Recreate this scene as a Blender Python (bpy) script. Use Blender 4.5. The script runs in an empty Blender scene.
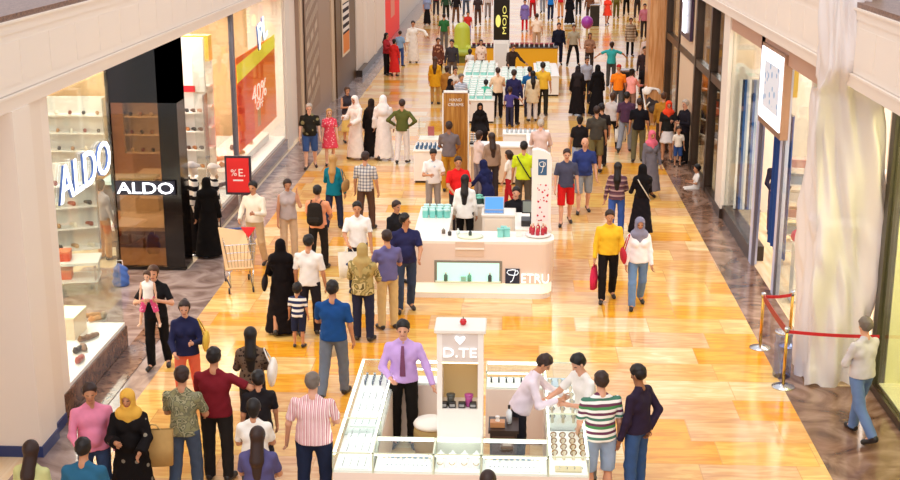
import bpy, math, random
import numpy as np
from mathutils import Vector, Matrix
R = math.radians
C = bpy.context.scene.collection
random.seed(7)

# ------------------------------------------------------------------ camera geometry (frame 900x480)
F = 1290.0; EYE = 7.2
PITCH = math.atan(350/F); YAW = math.atan(64/math.hypot(F, 350))
def ray(px, py):
    x = (px-450)/F; y = (240-py)/F
    cp, sp, cy, sy = math.cos(PITCH), math.sin(PITCH), math.cos(YAW), math.sin(YAW)
    f = (-sy*cp, cy*cp, -sp); r = (cy, sy, 0); u = (-sy*sp, cy*sp, cp)
    return Vector([f[i]+x*r[i]+y*u[i] for i in range(3)])
def at(px, py, z=0.0):
    d = ray(px, py); t = (z-EYE)/d.z
    return Vector((d.x*t, d.y*t, z))
def atX(px, py, X):
    d = ray(px, py); t = X/d.x
    return Vector((X, d.y*t, EYE+d.z*t))
def atY(px, py, Y):
    d = ray(px, py); t = Y/d.y
    return Vector((d.x*t, Y, EYE+d.z*t))

# ------------------------------------------------------------------ materials
def lin(c):
    if isinstance(c, str):
        c = [int(c[i:i+2], 16)/255 for i in (0, 2, 4)]
    return tuple((v/12.92 if v <= .04045 else ((v+.055)/1.055)**2.4) for v in c) + (1,)
_mc = {}
def mat(name, col, rough=.6, metal=0, emit=0, ecol=None, spec=.5, coat=0):
    key = (name, str(col), rough, metal, emit)
    if key in _mc: return _mc[key]
    m = bpy.data.materials.new(name); m.use_nodes = True
    b = m.node_tree.nodes['Principled BSDF']
    b.inputs['Base Color'].default_value = lin(col)
    b.inputs['Roughness'].default_value = rough
    b.inputs['Metallic'].default_value = metal
    b.inputs['Specular IOR Level'].default_value = spec
    b.inputs['Coat Weight'].default_value = coat
    if emit:
        b.inputs['Emission Color'].default_value = lin(ecol or col)
        b.inputs['Emission Strength'].default_value = emit
    _mc[key] = m
    return m
def nodes(m): return m.node_tree.nodes, m.node_tree.links, m.node_tree.nodes['Principled BSDF']
def fresh(name, rough=.6, spec=.5):
    m = bpy.data.materials.new(name); m.use_nodes = True
    n, l, b = nodes(m); b.inputs['Roughness'].default_value = rough; b.inputs['Specular IOR Level'].default_value = spec
    return m, n, l, b
def mathn(n, l, op, a, b=None):
    x = n.new('ShaderNodeMath'); x.operation = op
    for i, v in enumerate((a, b)):
        if v is None: continue
        if isinstance(v, (int, float)): x.inputs[i].default_value = v
        else: l.new(v, x.inputs[i])
    return x.outputs[0]
def ramp(n, l, fac, stops, interp='CONSTANT'):
    r = n.new('ShaderNodeValToRGB'); r.color_ramp.interpolation = interp
    e = r.color_ramp.elements
    while len(e) > 1: e.remove(e[-1])
    e[0].position = stops[0][0]; e[0].color = lin(stops[0][1])
    for p, c in stops[1:]:
        k = e.new(p); k.color = lin(c)
    l.new(fac, r.inputs[0]); return r.outputs[0]
def objco(n):
    return n.new('ShaderNodeTexCoord').outputs['Object']
_cc = {}
def cloth(col, pat=None):
    """fabric; pat: None | ('h', period, cols) horizontal stripes | ('v', period, cols) | ('camo', cols) | ('dots', scale, col2, size) | ('plaid', col2)"""
    key = (str(col), str(pat))
    if key in _cc: return _cc[key]
    if pat is None:
        m, n, l, b = fresh('cloth', .85, .15)
        nz = n.new('ShaderNodeTexNoise'); nz.inputs['Scale'].default_value = 9; l.new(objco(n), nz.inputs['Vector'])
        mx = n.new('ShaderNodeMix'); mx.data_type = 'RGBA'; c = lin(col)
        mx.inputs[6].default_value = tuple(v*.82 for v in c[:3])+(1,); mx.inputs[7].default_value = tuple(min(1, v*1.12) for v in c[:3])+(1,)
        l.new(nz.outputs[0], mx.inputs[0]); l.new(mx.outputs[2], b.inputs['Base Color'])
    else:
        m, n, l, b = fresh('patterned_cloth', .85, .15)
        sep = n.new('ShaderNodeSeparateXYZ'); l.new(objco(n), sep.inputs[0])
        k = pat[0]
        if k in 'hv':
            s = sep.outputs[2] if k == 'h' else sep.outputs[0]
            f = mathn(n, l, 'FRACT', mathn(n, l, 'ADD', mathn(n, l, 'DIVIDE', s, pat[1]), 50.0))
            cs = pat[2]
            out = ramp(n, l, f, [(i/len(cs), c) for i, c in enumerate(cs)])
        elif k == 'camo':
            nz = n.new('ShaderNodeTexNoise'); nz.inputs['Scale'].default_value = pat[2]; nz.inputs['Detail'].default_value = 1.5
            l.new(objco(n), nz.inputs['Vector'])
            cs = pat[1]; st = [0, .42, .5, .57, .64]
            out = ramp(n, l, nz.outputs[0], list(zip(st, cs)))
        elif k == 'dots':
            v = n.new('ShaderNodeTexVoronoi'); v.inputs['Scale'].default_value = pat[1]; l.new(objco(n), v.inputs['Vector'])
            out = ramp(n, l, v.outputs['Distance'], [(0, pat[2]), (pat[3], col)])
        elif k == 'plaid':
            fx = mathn(n, l, 'FRACT', mathn(n, l, 'ADD', mathn(n, l, 'DIVIDE', sep.outputs[0], .07), 50.0))
            fz = mathn(n, l, 'FRACT', mathn(n, l, 'ADD', mathn(n, l, 'DIVIDE', sep.outputs[2], .07), 50.0))
            a = mathn(n, l, 'MULTIPLY', mathn(n, l, 'ADD', mathn(n, l, 'GREATER_THAN', fx, .6), mathn(n, l, 'GREATER_THAN', fz, .6)), .5)
            out = ramp(n, l, a, [(0, col), (.25, pat[1]), (.75, pat[2])])
        l.new(out, b.inputs['Base Color'])
    _cc[key] = m
    return m
def glass(name, tint='FFFFFF', refl=.12, alpha=1.0):
    key = ('glass', name, tint, refl)
    if key in _mc: return _mc[key]
    m = bpy.data.materials.new(name); m.use_nodes = True
    n, l = m.node_tree.nodes, m.node_tree.links; n.clear()
    o = n.new('ShaderNodeOutputMaterial'); mx = n.new('ShaderNodeMixShader')
    t = n.new('ShaderNodeBsdfTransparent'); t.inputs[0].default_value = lin(tint)
    g = n.new('ShaderNodeBsdfGlossy'); g.inputs['Roughness'].default_value = .02
    fr = n.new('ShaderNodeLayerWeight'); fr.inputs[0].default_value = .5
    l.new(mathn(n, l, 'MINIMUM', mathn(n, l, 'ADD', mathn(n, l, 'MULTIPLY', mathn(n, l, 'POWER', fr.outputs['Facing'], 4.0), .35), refl*.6), 1.0), mx.inputs[0])
    l.new(t.outputs[0], mx.inputs[1]); l.new(g.outputs[0], mx.inputs[2]); l.new(mx.outputs[0], o.inputs[0])
    _mc[key] = m
    return m

# ------------------------------------------------------------------ mesh collecting
class MB:
    def __init__(s): s.v = []; s.f = []; s.m = []; s.mats = []
    def mi(s, m):
        if m not in s.mats: s.mats.append(m)
        return s.mats.index(m)
    def add(s, vs, fs, m=None):
        k = len(s.v); s.v += [tuple(p) for p in vs]; s.f += [tuple(i+k for i in f) for f in fs]
        s.m += [0 if m is None else s.mi(m)]*len(fs); return s
    def box(s, x0, x1, y0, y1, z0, z1, m=None, bev=0):
        if x0 > x1: x0, x1 = x1, x0
        if y0 > y1: y0, y1 = y1, y0
        if z0 > z1: z0, z1 = z1, z0
        if bev:
            b = min(bev, (x1-x0)/2.2, (y1-y0)/2.2, (z1-z0)/2.2)
            vs = []
            for z, k in ((z0, b), (z0+b, 0), (z1-b, 0), (z1, b)):
                c = b if k == 0 else b
                for (cx, cy, sx, sy) in ((x0, y0, 1, 1), (x1, y0, -1, 1), (x1, y1, -1, -1), (x0, y1, 1, -1)):
                    ix, iy = cx+sx*k, cy+sy*k
                    pa = (ix+sx*b, iy, z); pb = (ix, iy+sy*b, z)
                    vs += ([pb, pa] if sx*sy > 0 else [pa, pb])
            fs = []
            for r in range(3):
                for i in range(8):
                    j = (i+1) % 8; fs.append((r*8+i, r*8+j, r*8+8+j, r*8+8+i))
            fs += [tuple(range(7, -1, -1)), tuple(range(24, 32))]
            return s.add(vs, fs, m)
        vs = [(x, y, z) for z in (z0, z1) for x, y in ((x0, y0), (x1, y0), (x1, y1), (x0, y1))]
        return s.add(vs, [(3, 2, 1, 0), (4, 5, 6, 7), (0, 1, 5, 4), (1, 2, 6, 5), (2, 3, 7, 6), (3, 0, 4, 7)], m)
    def tube(s, pts, rad, n=10, m=None, cap=True):
        pts = [Vector(p) for p in pts]
        rs = rad if isinstance(rad, (list, tuple)) else [rad]*len(pts)
        k0 = len(s.v); vs = []; fs = []
        prev = None
        for i, p in enumerate(pts):
            t = (pts[min(i+1, len(pts)-1)]-pts[max(i-1, 0)]).normalized()
            if prev is None:
                a = Vector((0, 0, 1)) if abs(t.z) < .9 else Vector((1, 0, 0))
                u = t.cross(a).normalized()
            else: u = (prev-t*prev.dot(t)).normalized()
            prev = u; w = t.cross(u)
            for j in range(n):
                q = 2*math.pi*j/n; vs.append(p+(u*math.cos(q)+w*math.sin(q))*rs[i])
        for i in range(len(pts)-1):
            for j in range(n):
                a, b = i*n+j, i*n+(j+1) % n; fs.append((a, b, b+n, a+n))
        if cap: fs += [tuple(range(n-1, -1, -1)), tuple(range((len(pts)-1)*n, len(pts)*n))]
        return s.add(vs, fs, m)
    def lathe(s, prof, cx=0, cy=0, n=20, m=None, sx=1, sy=1):
        vs = []; fs = []
        for r, z in prof:
            for j in range(n):
                q = 2*math.pi*j/n; vs.append((cx+r*sx*math.cos(q), cy+r*sy*math.sin(q), z))
        for i in range(len(prof)-1):
            for j in range(n):
                a, b = i*n+j, i*n+(j+1) % n; fs.append((a, b, b+n, a+n))
        fs += [tuple(range(n-1, -1, -1)), tuple(range((len(prof)-1)*n, len(prof)*n))]
        return s.add(vs, fs, m)
    def prism(s, poly, z0, z1, m=None):
        n = len(poly); vs = [(x, y, z0) for x, y in poly]+[(x, y, z1) for x, y in poly]
        fs = [(i, (i+1) % n, n+(i+1) % n, n+i) for i in range(n)]+[tuple(range(n-1, -1, -1)), tuple(range(n, 2*n))]
        return s.add(vs, fs, m)
    def build(s, name, m=None, parent=None, smooth=False, loc=None):
        me = bpy.data.meshes.new(name); me.from_pydata(s.v, [], s.f)
        if m is not None and not s.mats: me.materials.append(m)
        else:
            for x in s.mats: me.materials.append(x)
            me.polygons.foreach_set('material_index', s.m)
        if smooth: me.polygons.foreach_set('use_smooth', [True]*len(me.polygons))
        me.validate(); me.update()
        o = bpy.data.objects.new(name, me); C.objects.link(o)
        if parent is not None: o.parent = parent
        if loc is not None: o.location = loc
        return o
def tag(o, label=None, cat=None, group=None, kind=None):
    if label: o['label'] = label
    if cat: o['category'] = cat
    if group: o['group'] = group
    if kind: o['kind'] = kind
    return o
def empty(name, loc, rz=0, label=None, cat=None, group=None):
    o = bpy.data.objects.new(name, None); C.objects.link(o); o.location = loc; o.rotation_euler = (0, 0, rz); o.empty_display_size = .2
    return tag(o, label, cat, group)
def copy_tree(o, parent=None):
    c = o.copy(); C.objects.link(c); c.parent = parent
    for ch in list(o.children): copy_tree(ch, c)
    return c
def struct(name, mb, m=None, smooth=False):
    return tag(mb.build(name, m, smooth=smooth), kind='structure')

# ------------------------------------------------------------------ implicit surfaces
def smin(a, b, k):
    h = np.clip(.5+.5*(b-a)/k, 0, 1)
    return b+(a-b)*h-k*h*(1-h)
class Field:
    """union of tapered capsules; each prim (a, b, ra, rb, flatY, flatEnd)"""
    def __init__(s): s.p = []; s.sub = []; s.k = .03; s.post = None
    def cap(s, a, b, ra, rb=None, fy=1.0, flat=False, fx=1.0):
        s.p.append((np.array(a, float), np.array(b, float), ra, ra if rb is None else rb, fy, flat, fx)); return s
    def mesh(s, vox):
        lo = np.min([np.minimum(a-ra, b-rb) for a, b, ra, rb, *_ in s.p], axis=0)-vox*2.5
        hi = np.max([np.maximum(a+ra, b+rb) for a, b, ra, rb, *_ in s.p], axis=0)+vox*2.5
        n = np.ceil((hi-lo)/vox).astype(int)+1
        ax = [lo[i]+vox*np.arange(n[i]) for i in range(3)]
        V = np.full(n, .2, np.float32)
        for a, b, ra, rb, fy, flat, fx in s.p:
            mg = s.k+vox*2; rm = max(ra, rb)
            i0 = np.maximum(((np.minimum(a, b)-rm-mg-lo)/vox).astype(int), 0)
            i1 = np.minimum(((np.maximum(a, b)+rm+mg-lo)/vox).astype(int)+2, n)
            sl = tuple(slice(i0[i], i1[i]) for i in range(3))
            X = (ax[0][sl[0]][:, None, None]-a[0])/fx; Y = (ax[1][sl[1]][None, :, None]-a[1])/fy; Z = ax[2][sl[2]][None, None, :]-a[2]
            ba = (b-a)*np.array([1/fx, 1/fy, 1]); L2 = max(ba@ba, 1e-9)
            tr = (X*ba[0]+Y*ba[1]+Z*ba[2])/L2; t = np.clip(tr, 0, 1)
            d = np.sqrt((X-t*ba[0])**2+(Y-t*ba[1])**2+(Z-t*ba[2])**2)-(ra+(rb-ra)*t)
            d = d*min(fy, fx, 1)**.5
            if flat: d = np.maximum(d, (tr-1)*math.sqrt(L2))
            V[sl] = smin(V[sl], d, s.k)
        if s.post is not None:
            X, Y, Z = np.meshgrid(*ax, indexing='ij', sparse=True)
            V = s.post(V, X, Y, Z)
        return nets(V, lo, vox)
def nets(V, lo, vox):
    I = V < 0
    c = [I[i:V.shape[0]-1+i, j:V.shape[1]-1+j, k:V.shape[2]-1+k] for i in (0, 1) for j in (0, 1) for k in (0, 1)]
    cnt = sum(x.astype(np.int8) for x in c)
    act = (cnt > 0) & (cnt < 8)
    idx = np.argwhere(act)
    if len(idx) == 0: return [], []
    ids = np.full(act.shape, -1, np.int32); ids[tuple(idx.T)] = np.arange(len(idx))
    corner = np.array([(i, j, k) for i in (0, 1) for j in (0, 1) for k in (0, 1)])
    val = np.stack([V[tuple((idx+cn).T)] for cn in corner], 1)
    acc = np.zeros((len(idx), 3)); num = np.zeros(len(idx))
    for e0 in range(8):
        for bit in (4, 2, 1):
            if e0 & bit: continue
            e1 = e0 | bit; a, b = val[:, e0], val[:, e1]; mk = (a < 0) != (b < 0)
            t = np.where(mk, a/np.where(mk, a-b, 1), 0)
            p = corner[e0]+(corner[e1]-corner[e0])*t[:, None]
            acc += p*mk[:, None]; num += mk
    P = lo+vox*(idx+acc/num[:, None])
    quads = []
    for d in range(3):
        u, v = (d+1) % 3, (d+2) % 3
        s0 = [slice(None)]*3; s1 = [slice(None)]*3; s0[d] = slice(0, -1); s1[d] = slice(1, None)
        A, B = I[tuple(s0)], I[tuple(s1)]
        e = np.argwhere(A != B)
        e = e[(e[:, u] > 0) & (e[:, v] > 0) & (e[:, u] < V.shape[u]-1) & (e[:, v] < V.shape[v]-1)]
        if len(e) == 0: continue
        ins = A[tuple(e.T)]
        du = np.zeros(3, int); du[u] = 1; dv = np.zeros(3, int); dv[v] = 1
        q = np.stack([ids[tuple((e-du-dv).T)], ids[tuple((e-dv).T)], ids[tuple(e.T)], ids[tuple((e-du).T)]], 1)
        q = np.where(ins[:, None], q, q[:, ::-1])
        quads.append(q)
    Q = np.concatenate(quads); Q = Q[(Q >= 0).all(1)]
    return P, Q
def mesh_obj(name, P, Q, m, parent=None, extra=None, mats=None, midx=None):
    """numpy verts/quads (+ an MB with extra faces) to a smooth object"""
    nv = len(P); vs = np.asarray(P, np.float32).reshape(-1, 3); nq = len(Q)
    ev = []; ef = []
    if extra is not None: ev, ef = extra.v, extra.f
    me = bpy.data.meshes.new(name)
    me.vertices.add(nv+len(ev))
    me.vertices.foreach_set('co', np.concatenate([vs, np.array(ev, np.float32).reshape(-1, 3)]).ravel())
    lt = [4]*nq+[len(f) for f in ef]
    li = list(np.asarray(Q).ravel())+[i+nv for f in ef for i in f]
    me.loops.add(len(li)); me.loops.foreach_set('vertex_index', li)
    me.polygons.add(len(lt)); st = np.concatenate([[0], np.cumsum(lt)[:-1]]).astype(int)
    me.polygons.foreach_set('loop_start', st)
    me.polygons.foreach_set('use_smooth', [True]*len(lt))
    for x in (mats or [m]): me.materials.append(x)
    if midx is not None: me.polygons.foreach_set('material_index', list(midx)+[0]*len(ef))
    me.update(calc_edges=True)
    o = bpy.data.objects.new(name, me); C.objects.link(o)
    if parent is not None: o.parent = parent
    return o
# ------------------------------------------------------------------ people
SKIN = {'l': 'D9A184', 'm': 'C58B68', 'd': '9A6545', 'p': 'E3B59A'}
HAIRC = {'k': '1B1412', 'b': '4A2D1B', 'g': '6E6259', 'y': 'B98A4E', 'w': 'B5A99C', 'n': '33201A'}
ARM = dict(down=(4, 9, 12, 0), fwd=(28, 8, 28, 8), back=(-24, 9, 14, 0), bent=(18, 12, 82, 28), low=(22, 10, 45, 20), phone=(22, 8, 118, 20),
           hips=(-22, 42, 82, 62), crossed=(18, 10, 95, 78), side=(6, 74, 18, 0), reach=(52, 14, 22, 4), face=(46, 12, 140, 18), lean=(34, 22, 22, -6),
           hug=(30, 22, 88, 62), up=(95, 15, 20, 10), round=(22, 66, 30, 0), push=(38, 6, 48, 8), back_hand=(-28, 12, 40, 50), hang=(0, 14, 6, 0))
def rotx(v, c, a):
    v = np.array(v, float)-c; ca, sa = math.cos(a), math.sin(a)
    return np.array([v[0], v[1]*ca+v[2]*sa, -v[1]*sa+v[2]*ca])+c   # positive leans towards +Y
def nrm(v): v = np.array(v, float); return v/np.linalg.norm(v)
def person(loc, a=0, h=1.74, sex='m', fat=1.0, skin='m', hair=('short', 'k'), top=('tee', '888888', None), bot=('trousers', '333333', None),
           shoe='2A2320', arms=('down', 'down'), walk=0.0, lean=0, nod=6, turn=0, sit=False, label='', group=None, scarf=None, agal=False,
           tie=None, vox=None, hs=None, name='person', ghost=False, spread=.0, cat='person'):
    s = h/1.75; W = sex == 'w'; K = sex == 'c'
    if hs is None: hs = (1/s)**.75*.97 if K else .95
    root = empty(name, loc, -R(a), label, cat, group)
    if vox is None:
        d = math.hypot(loc[0], loc[1]); vox = min(.023, max(.0115, d/1290*.85))
    sw = (.165 if W else .19)*(1+(fat-1)*.5); hw = .095*(1+(fat-1)*.6)
    L = lambda v: np.array(v, float)
    # --- legs
    zh = .92; ch = 1.385
    def leg(sg):
        ph = walk*sg
        if sit: th, kn = 84, 86
        elif walk: th, kn = 21*ph, (8 if ph > 0 else 22*abs(walk)+6)
        else: th, kn = 2, 4
        hip = L((sg*hw, 0, zh)); q = R(th); k = hip+L((sg*(.015+spread), math.sin(q)*.42, -math.cos(q)*.42)); q2 = R(th-kn)
        an = k+L((sg*spread*.6, math.sin(q2)*.41, -math.cos(q2)*.41)); q3 = q2*.7 if (walk and ph < 0) else 0
        toe = an+L((sg*.035, .155*math.cos(q3), .155*math.sin(q3)-.045)); heel = an+L((0, -.05, -.05))
        return [hip, k, an, toe, heel]
    Ls = {sg: leg(sg) for sg in (-1, 1)}
    low = min(min(j[3][2]-.033, j[4][2]-.033) for j in Ls.values())
    off = L((0, 0, -low))
    for sg in Ls: Ls[sg] = [j+off for j in Ls[sg]]
    pel = L((0, 0, zh))+off; ln = R(lean)
    up = lambda p: rotx(L(p)+off, pel, ln)
    # --- arms
    A = {}
    for sg, nm in ((-1, arms[0]), (1, arms[1])):
        f, o, e, inw = ARM[nm] if isinstance(nm, str) else nm
        f, o, e, inw = map(R, (f, o, e, inw))
        ud = nrm((sg*math.sin(o), math.sin(f)*math.cos(o), -math.cos(f)*math.cos(o)))
        fd = nrm((sg*(math.sin(o)*.6-math.sin(inw)*1.1), math.sin(f+e)*math.cos(inw), -math.cos(f+e)))
        sh = up((sg*sw, -.005, ch)); el = sh+ud*.285; wr = el+fd*.255; hd = wr+fd*.085
        A[sg] = (sh, el, wr, hd, fd, ud)
    hc = up((0, .02, 1.615 if not K else 1.60))
    if K: hc = hc+L((0, 0, .02*(hs-1)*3))
    def hl(v):  # head local to body
        v = L(v)*hs; q = R(turn); v = L((v[0]*math.cos(q)+v[1]*math.sin(q), -v[0]*math.sin(q)+v[1]*math.cos(q), v[2]))
        return rotx(v+hc, hc, ln*.6+R(nod))
    def headco(X, Y, Z):
        X, Y, Z = X/s-hc[0], Y/s-hc[1], Z/s-hc[2]; q = -(ln*.6+R(nod)); ca, sa = math.cos(q), math.sin(q)
        Y, Z = Y*ca+Z*sa, -Y*sa+Z*ca; q = R(turn)
        return (X*math.cos(q)-Y*math.sin(q))/hs, (X*math.sin(q)+Y*math.cos(q))/hs, Z/hs
    def fld(k=.03):
        g = Field(); g.k = k*s; oc = g.cap
        def cap(a, b, ra, rb=None, fy=1., flat=False, fx=1.): return oc(L(a)*s, L(b)*s, ra*s, (ra if rb is None else rb)*s, fy, flat, fx)
        g.cap = cap; return g
    fw = 1+(fat-1)*1.0
    # --- body
    B = fld(.028)
    covered = top[0] in ('abaya', 'thobe', 'dress')
    th = 'abaya' if top[0] in ('abaya', 'thobe') else top[0]
    B.cap(up((-.06, 0, .94)), up((.06, 0, .94)), .095*fw, fy=.9)
    B.cap(up((0, 0, .98)), up((0, 0, 1.15)), .11*fw, .11*fw, fy=.8)
    B.cap(up((-.065, 0, 1.27)), up((.065, 0, 1.27)), .10*fw, fy=.85)
    B.cap(up((-sw+.05, -.01, 1.375)), up((sw-.05, -.01, 1.375)), .052)
    B.cap(up((0, -.012, 1.42)), up((0, .008, 1.54)), .055 if not W else .045, .05 if not W else .042)
    B.cap(up((0, -.02, 1.47)), up((-.13, -.01, 1.395)), .042, .036); B.cap(up((0, -.02, 1.47)), up((.13, -.01, 1.395)), .042, .036)
    for sg in (-1, 1):
        hip, k, an, toe, heel = Ls[sg]
        B.cap(hip, k, .078*fw, .052); B.cap(k, k*.65+an*.35+L((0, -.012, 0)), .05, .052); B.cap(k*.65+an*.35, an, .05, .036)
        B.cap(an, toe*.8+an*.2+L((0, 0, -.01)), .034, .03)
        sh, el, wr, hd, fd, ud = A[sg]
        B.cap(sh, el, .046*(1 if not W else .88), .036); B.cap(el, wr, .037, .024); B.cap(wr, wr+fd*.07, .025, .03, fx=.75)
    B.cap(hl((0, -.012, .045)), hl((0, -.018, .035)), .092*hs, fx=.87)
    B.cap(hl((0, .025, -.03)), hl((0, .042, -.075)), .062*hs, .036*hs, fx=.92)
    B.cap(hl((0, .085, .02)), hl((0, .103, -.02)), .008*hs, .012*hs)
    for sg in (-1, 1): B.cap(hl((sg*.082, -.005, .02)), hl((sg*.082, -.005, -.015)), .011*hs)
    P, Q = B.mesh(vox)
    ex = MB()
    for sg in (-1, 1):
        sh, el, wr, hd, fd, ud = A[sg]
        side = nrm(np.cross(fd, (sg, 0, 0) if abs(fd[0]) < .8 else (0, 1, 0)))     # across the palm
        pn = nrm(np.cross(side, fd))*(-sg if abs(fd[0]) < .8 else 1)
        base = wr+fd*.075
        for i, ln_ in enumerate((.062, .075, .07, .052)):
            o = side*(.027-.018*i); p0 = base+o-fd*.012; p1 = p0+nrm(fd+pn*.25)*(ln_*.55+.012); p2 = p1+nrm(fd*.6+pn*.8)*ln_*.5
            ex.tube([p0*s, p1*s, p2*s], [.0095*s, .009*s, .007*s], n=5)
        p0 = wr+fd*.03+side*.022; p1 = p0+nrm(fd*.6+side*.8+pn*.2)*.04; p2 = p1+nrm(fd+pn*.4)*.03
        ex.tube([p0*s, p1*s, p2*s], [.012*s, .0105*s, .008*s], n=5)
    sk = mat('skin', SKIN[skin], .55, spec=.3); lip = mat('lips', 'A85B50', .5); eye = mat('eye_dark', '2A1C18', .4)
    cen = np.asarray(P)[Q].mean(1); hx, hy, hz = headco(cen[:, 0], cen[:, 1], cen[:, 2])
    mi = np.zeros(len(Q), int); r_ = max(.010, vox*.55)
    mi[(hy > .04) & (np.abs(np.abs(hx)-.032) < r_*1.25) & (np.abs(hz-.012) < r_*.75)] = 1
    mi[(hy > .05) & (np.abs(hx) < .026) & (np.abs(hz+.058) < r_*.65)] = 2
    mesh_obj('body', P, Q, sk, root, ex, [sk, eye, lip], mi)
    fold = lambda amp, f: (lambda V, X, Y, Z: V+amp*s*(np.sin(f*X+2.3*np.sin(9*Z)+5*Y)*np.sin(31*Z+9*X*np.sin(3*Z))))
    # --- top garment
    tt, tc, tp = (tuple(top)+(None,))[:3]
    G = fld(.025); slv = {'tee': .8, 'shirt': 2, 'long': 2, 'abaya': 2, 'thobe': 2, 'dress': .7, 'vest': 0, 'tunic': 2, 'jacket': 2, 'blouse': 2, 'dresslong': 2}[tt]
    pad = .012+(.008 if tt in ('shirt', 'jacket', 'thobe', 'abaya', 'tunic') else 0)
    hem = {'tee': .90, 'shirt': .93, 'long': .90, 'vest': .9, 'jacket': .87, 'blouse': .84, 'tunic': .66, 'dress': .55, 'dresslong': .2, 'abaya': .06, 'thobe': .07}[tt]
    if len(top) > 3: hem = top[3]
    G.cap(up((-sw+.045, -.008, 1.365)), up((sw-.045, -.008, 1.365)), .064+pad*.3); G.cap(up((-.03, -.015, 1.455)), up((-.14, -.012, 1.395)), .048, .044); G.cap(up((.03, -.015, 1.455)), up((.14, -.012, 1.395)), .048, .044); G.cap(up((0, -.012, 1.43)), up((0, -.004, 1.495)), .058, .06 if tt in ('shirt', 'thobe', 'jacket') else .05, flat=True)
    G.cap(up((-.07, .0, 1.28)), up((.07, .0, 1.28)), .108*fw+pad, fy=.88)
    if W: 
        for sg in (-1, 1): G.cap(up((sg*.07, .075, 1.27)), up((sg*.065, .08, 1.25)), .058)
    if fat > 1.05: G.cap(up((0, .05, 1.1)), up((0, .06, 1.05)), .12*fw)
    if hem >= .8:
        G.cap(up((0, 0, 1.22)), up((0, 0, hem if not sit else .96)), .118*fw+pad, (.147 if not W else .153)*fw+pad, fy=.88, fx=1.16, flat=True)
        if tt == 'blouse': G.cap(up((0, 0, 1.05)), up((0, 0, hem)), .14, .185, fy=.8, flat=True)
    else:
        G.cap(up((0, 0, 1.22)), up((0, 0, 1.0)), .125*fw+pad, .14*fw+pad, fy=.8)
        st = abs(walk)
        rb = {'tunic': .2, 'dress': .22, 'dresslong': .24, 'abaya': .27, 'thobe': .23}[tt]+st*.05
        if sit: G.cap(up((0, 0, .97)), (Ls[1][1]+Ls[-1][1])/2, .17, .16, fx=1.2); G.cap((Ls[1][1]+Ls[-1][1])/2, (Ls[1][2]+Ls[-1][2])/2, .15, .2, flat=True)
        else: G.cap(L((0, 0, 1.02))+off, L((0, .02, hem))+off*0+L((0, 0, 0)), .135*fw+pad, rb, fy=.86, fx=1.12, flat=True)
    for sg in (-1, 1):
        sh, el, wr, hd, fd, ud = A[sg]; wd = .014 if tt in ('abaya', 'thobe') else 0
        if tt == 'vest': continue
        if slv < 1: G.cap(sh, sh+(el-sh)*slv, .052+pad*.3, .054+pad*.3, flat=True)
        else: G.cap(sh, el, .050+pad*.3, .045+pad*.3+wd); G.cap(el, wr, .046+pad*.3+wd, .034+wd*2.5+pad*.3, flat=True)
    G.post = fold(.0045 if hem > .8 else .006, 34)
    tops = {'tee': 'tshirt', 'shirt': 'shirt', 'long': 'sweater', 'abaya': 'abaya', 'thobe': 'thobe', 'dress': 'dress', 'dresslong': 'long_dress', 'vest': 'vest', 'tunic': 'tunic', 'jacket': 'jacket', 'blouse': 'blouse'}
    P, Q = G.mesh(vox); garment = mesh_obj(tops[tt], P, Q, cloth(tc, tp), root)
    # --- bottom garment
    bt = bot[0] if bot else None
    if bt in ('trousers', 'shorts', 'leggings', 'wide'):
        G = fld(.022); pd = {'trousers': .02, 'shorts': .026, 'leggings': .009, 'wide': .04}[bt]
        G.cap(up((-.06, 0, .95)), up((.06, 0, .95)), .10*fw+pd*.5, fy=.9)
        G.cap(up((0, 0, .95)), up((0, 0, 1.04)), .13*fw, .128*fw, fy=.78, flat=True)
        for sg in (-1, 1):
            hip, k, an, toe, heel = Ls[sg]
            if bt == 'shorts': G.cap(hip, k+L((0, 0, -.02)), .082*fw+pd*.6, .062+pd, flat=True)
            else:
                G.cap(hip, k, .082*fw+pd*.6, .055+pd); an2 = an+L((0, 0, -.02 if not sit else .03))
                G.cap(k, an2, .058+pd, .047+pd*.95, flat=True)
        G.post = fold(.004, 40)
        P, Q = G.mesh(vox); mesh_obj({'shorts': 'shorts', 'leggings': 'leggings'}.get(bt, 'trousers'), P, Q, cloth(bot[1], bot[2] if len(bot) > 2 else None), root)
    elif bt == 'skirt':
        G = fld(.022); G.cap(up((0, 0, 1.02)), L((0, .02, bot[2])), .135*fw, .22, fy=.8, flat=True); G.post = fold(.006, 34)
        P, Q = G.mesh(vox); mesh_obj('skirt', P, Q, cloth(bot[1]), root)
    # --- shoes
    for sg in (-1, 1):
        hip, k, an, toe, heel = Ls[sg]
        G = fld(.02); G.cap(heel+L((0, .01, .02)), toe+L((0, -.01, 0)), .042, .04, fx=.95); G.cap(heel+L((0, .02, .04)), an+L((0, .01, -.01)), .044, .042)
        P, Q = G.mesh(max(vox*.9, .011)); mesh_obj('shoe', P, Q, mat('shoe_leather', shoe, .45), root)
    # --- hair / head cover
    hk, hcol = hair; hm = mat('hair', HAIRC.get(hcol, hcol), .5, spec=.35)
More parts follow.
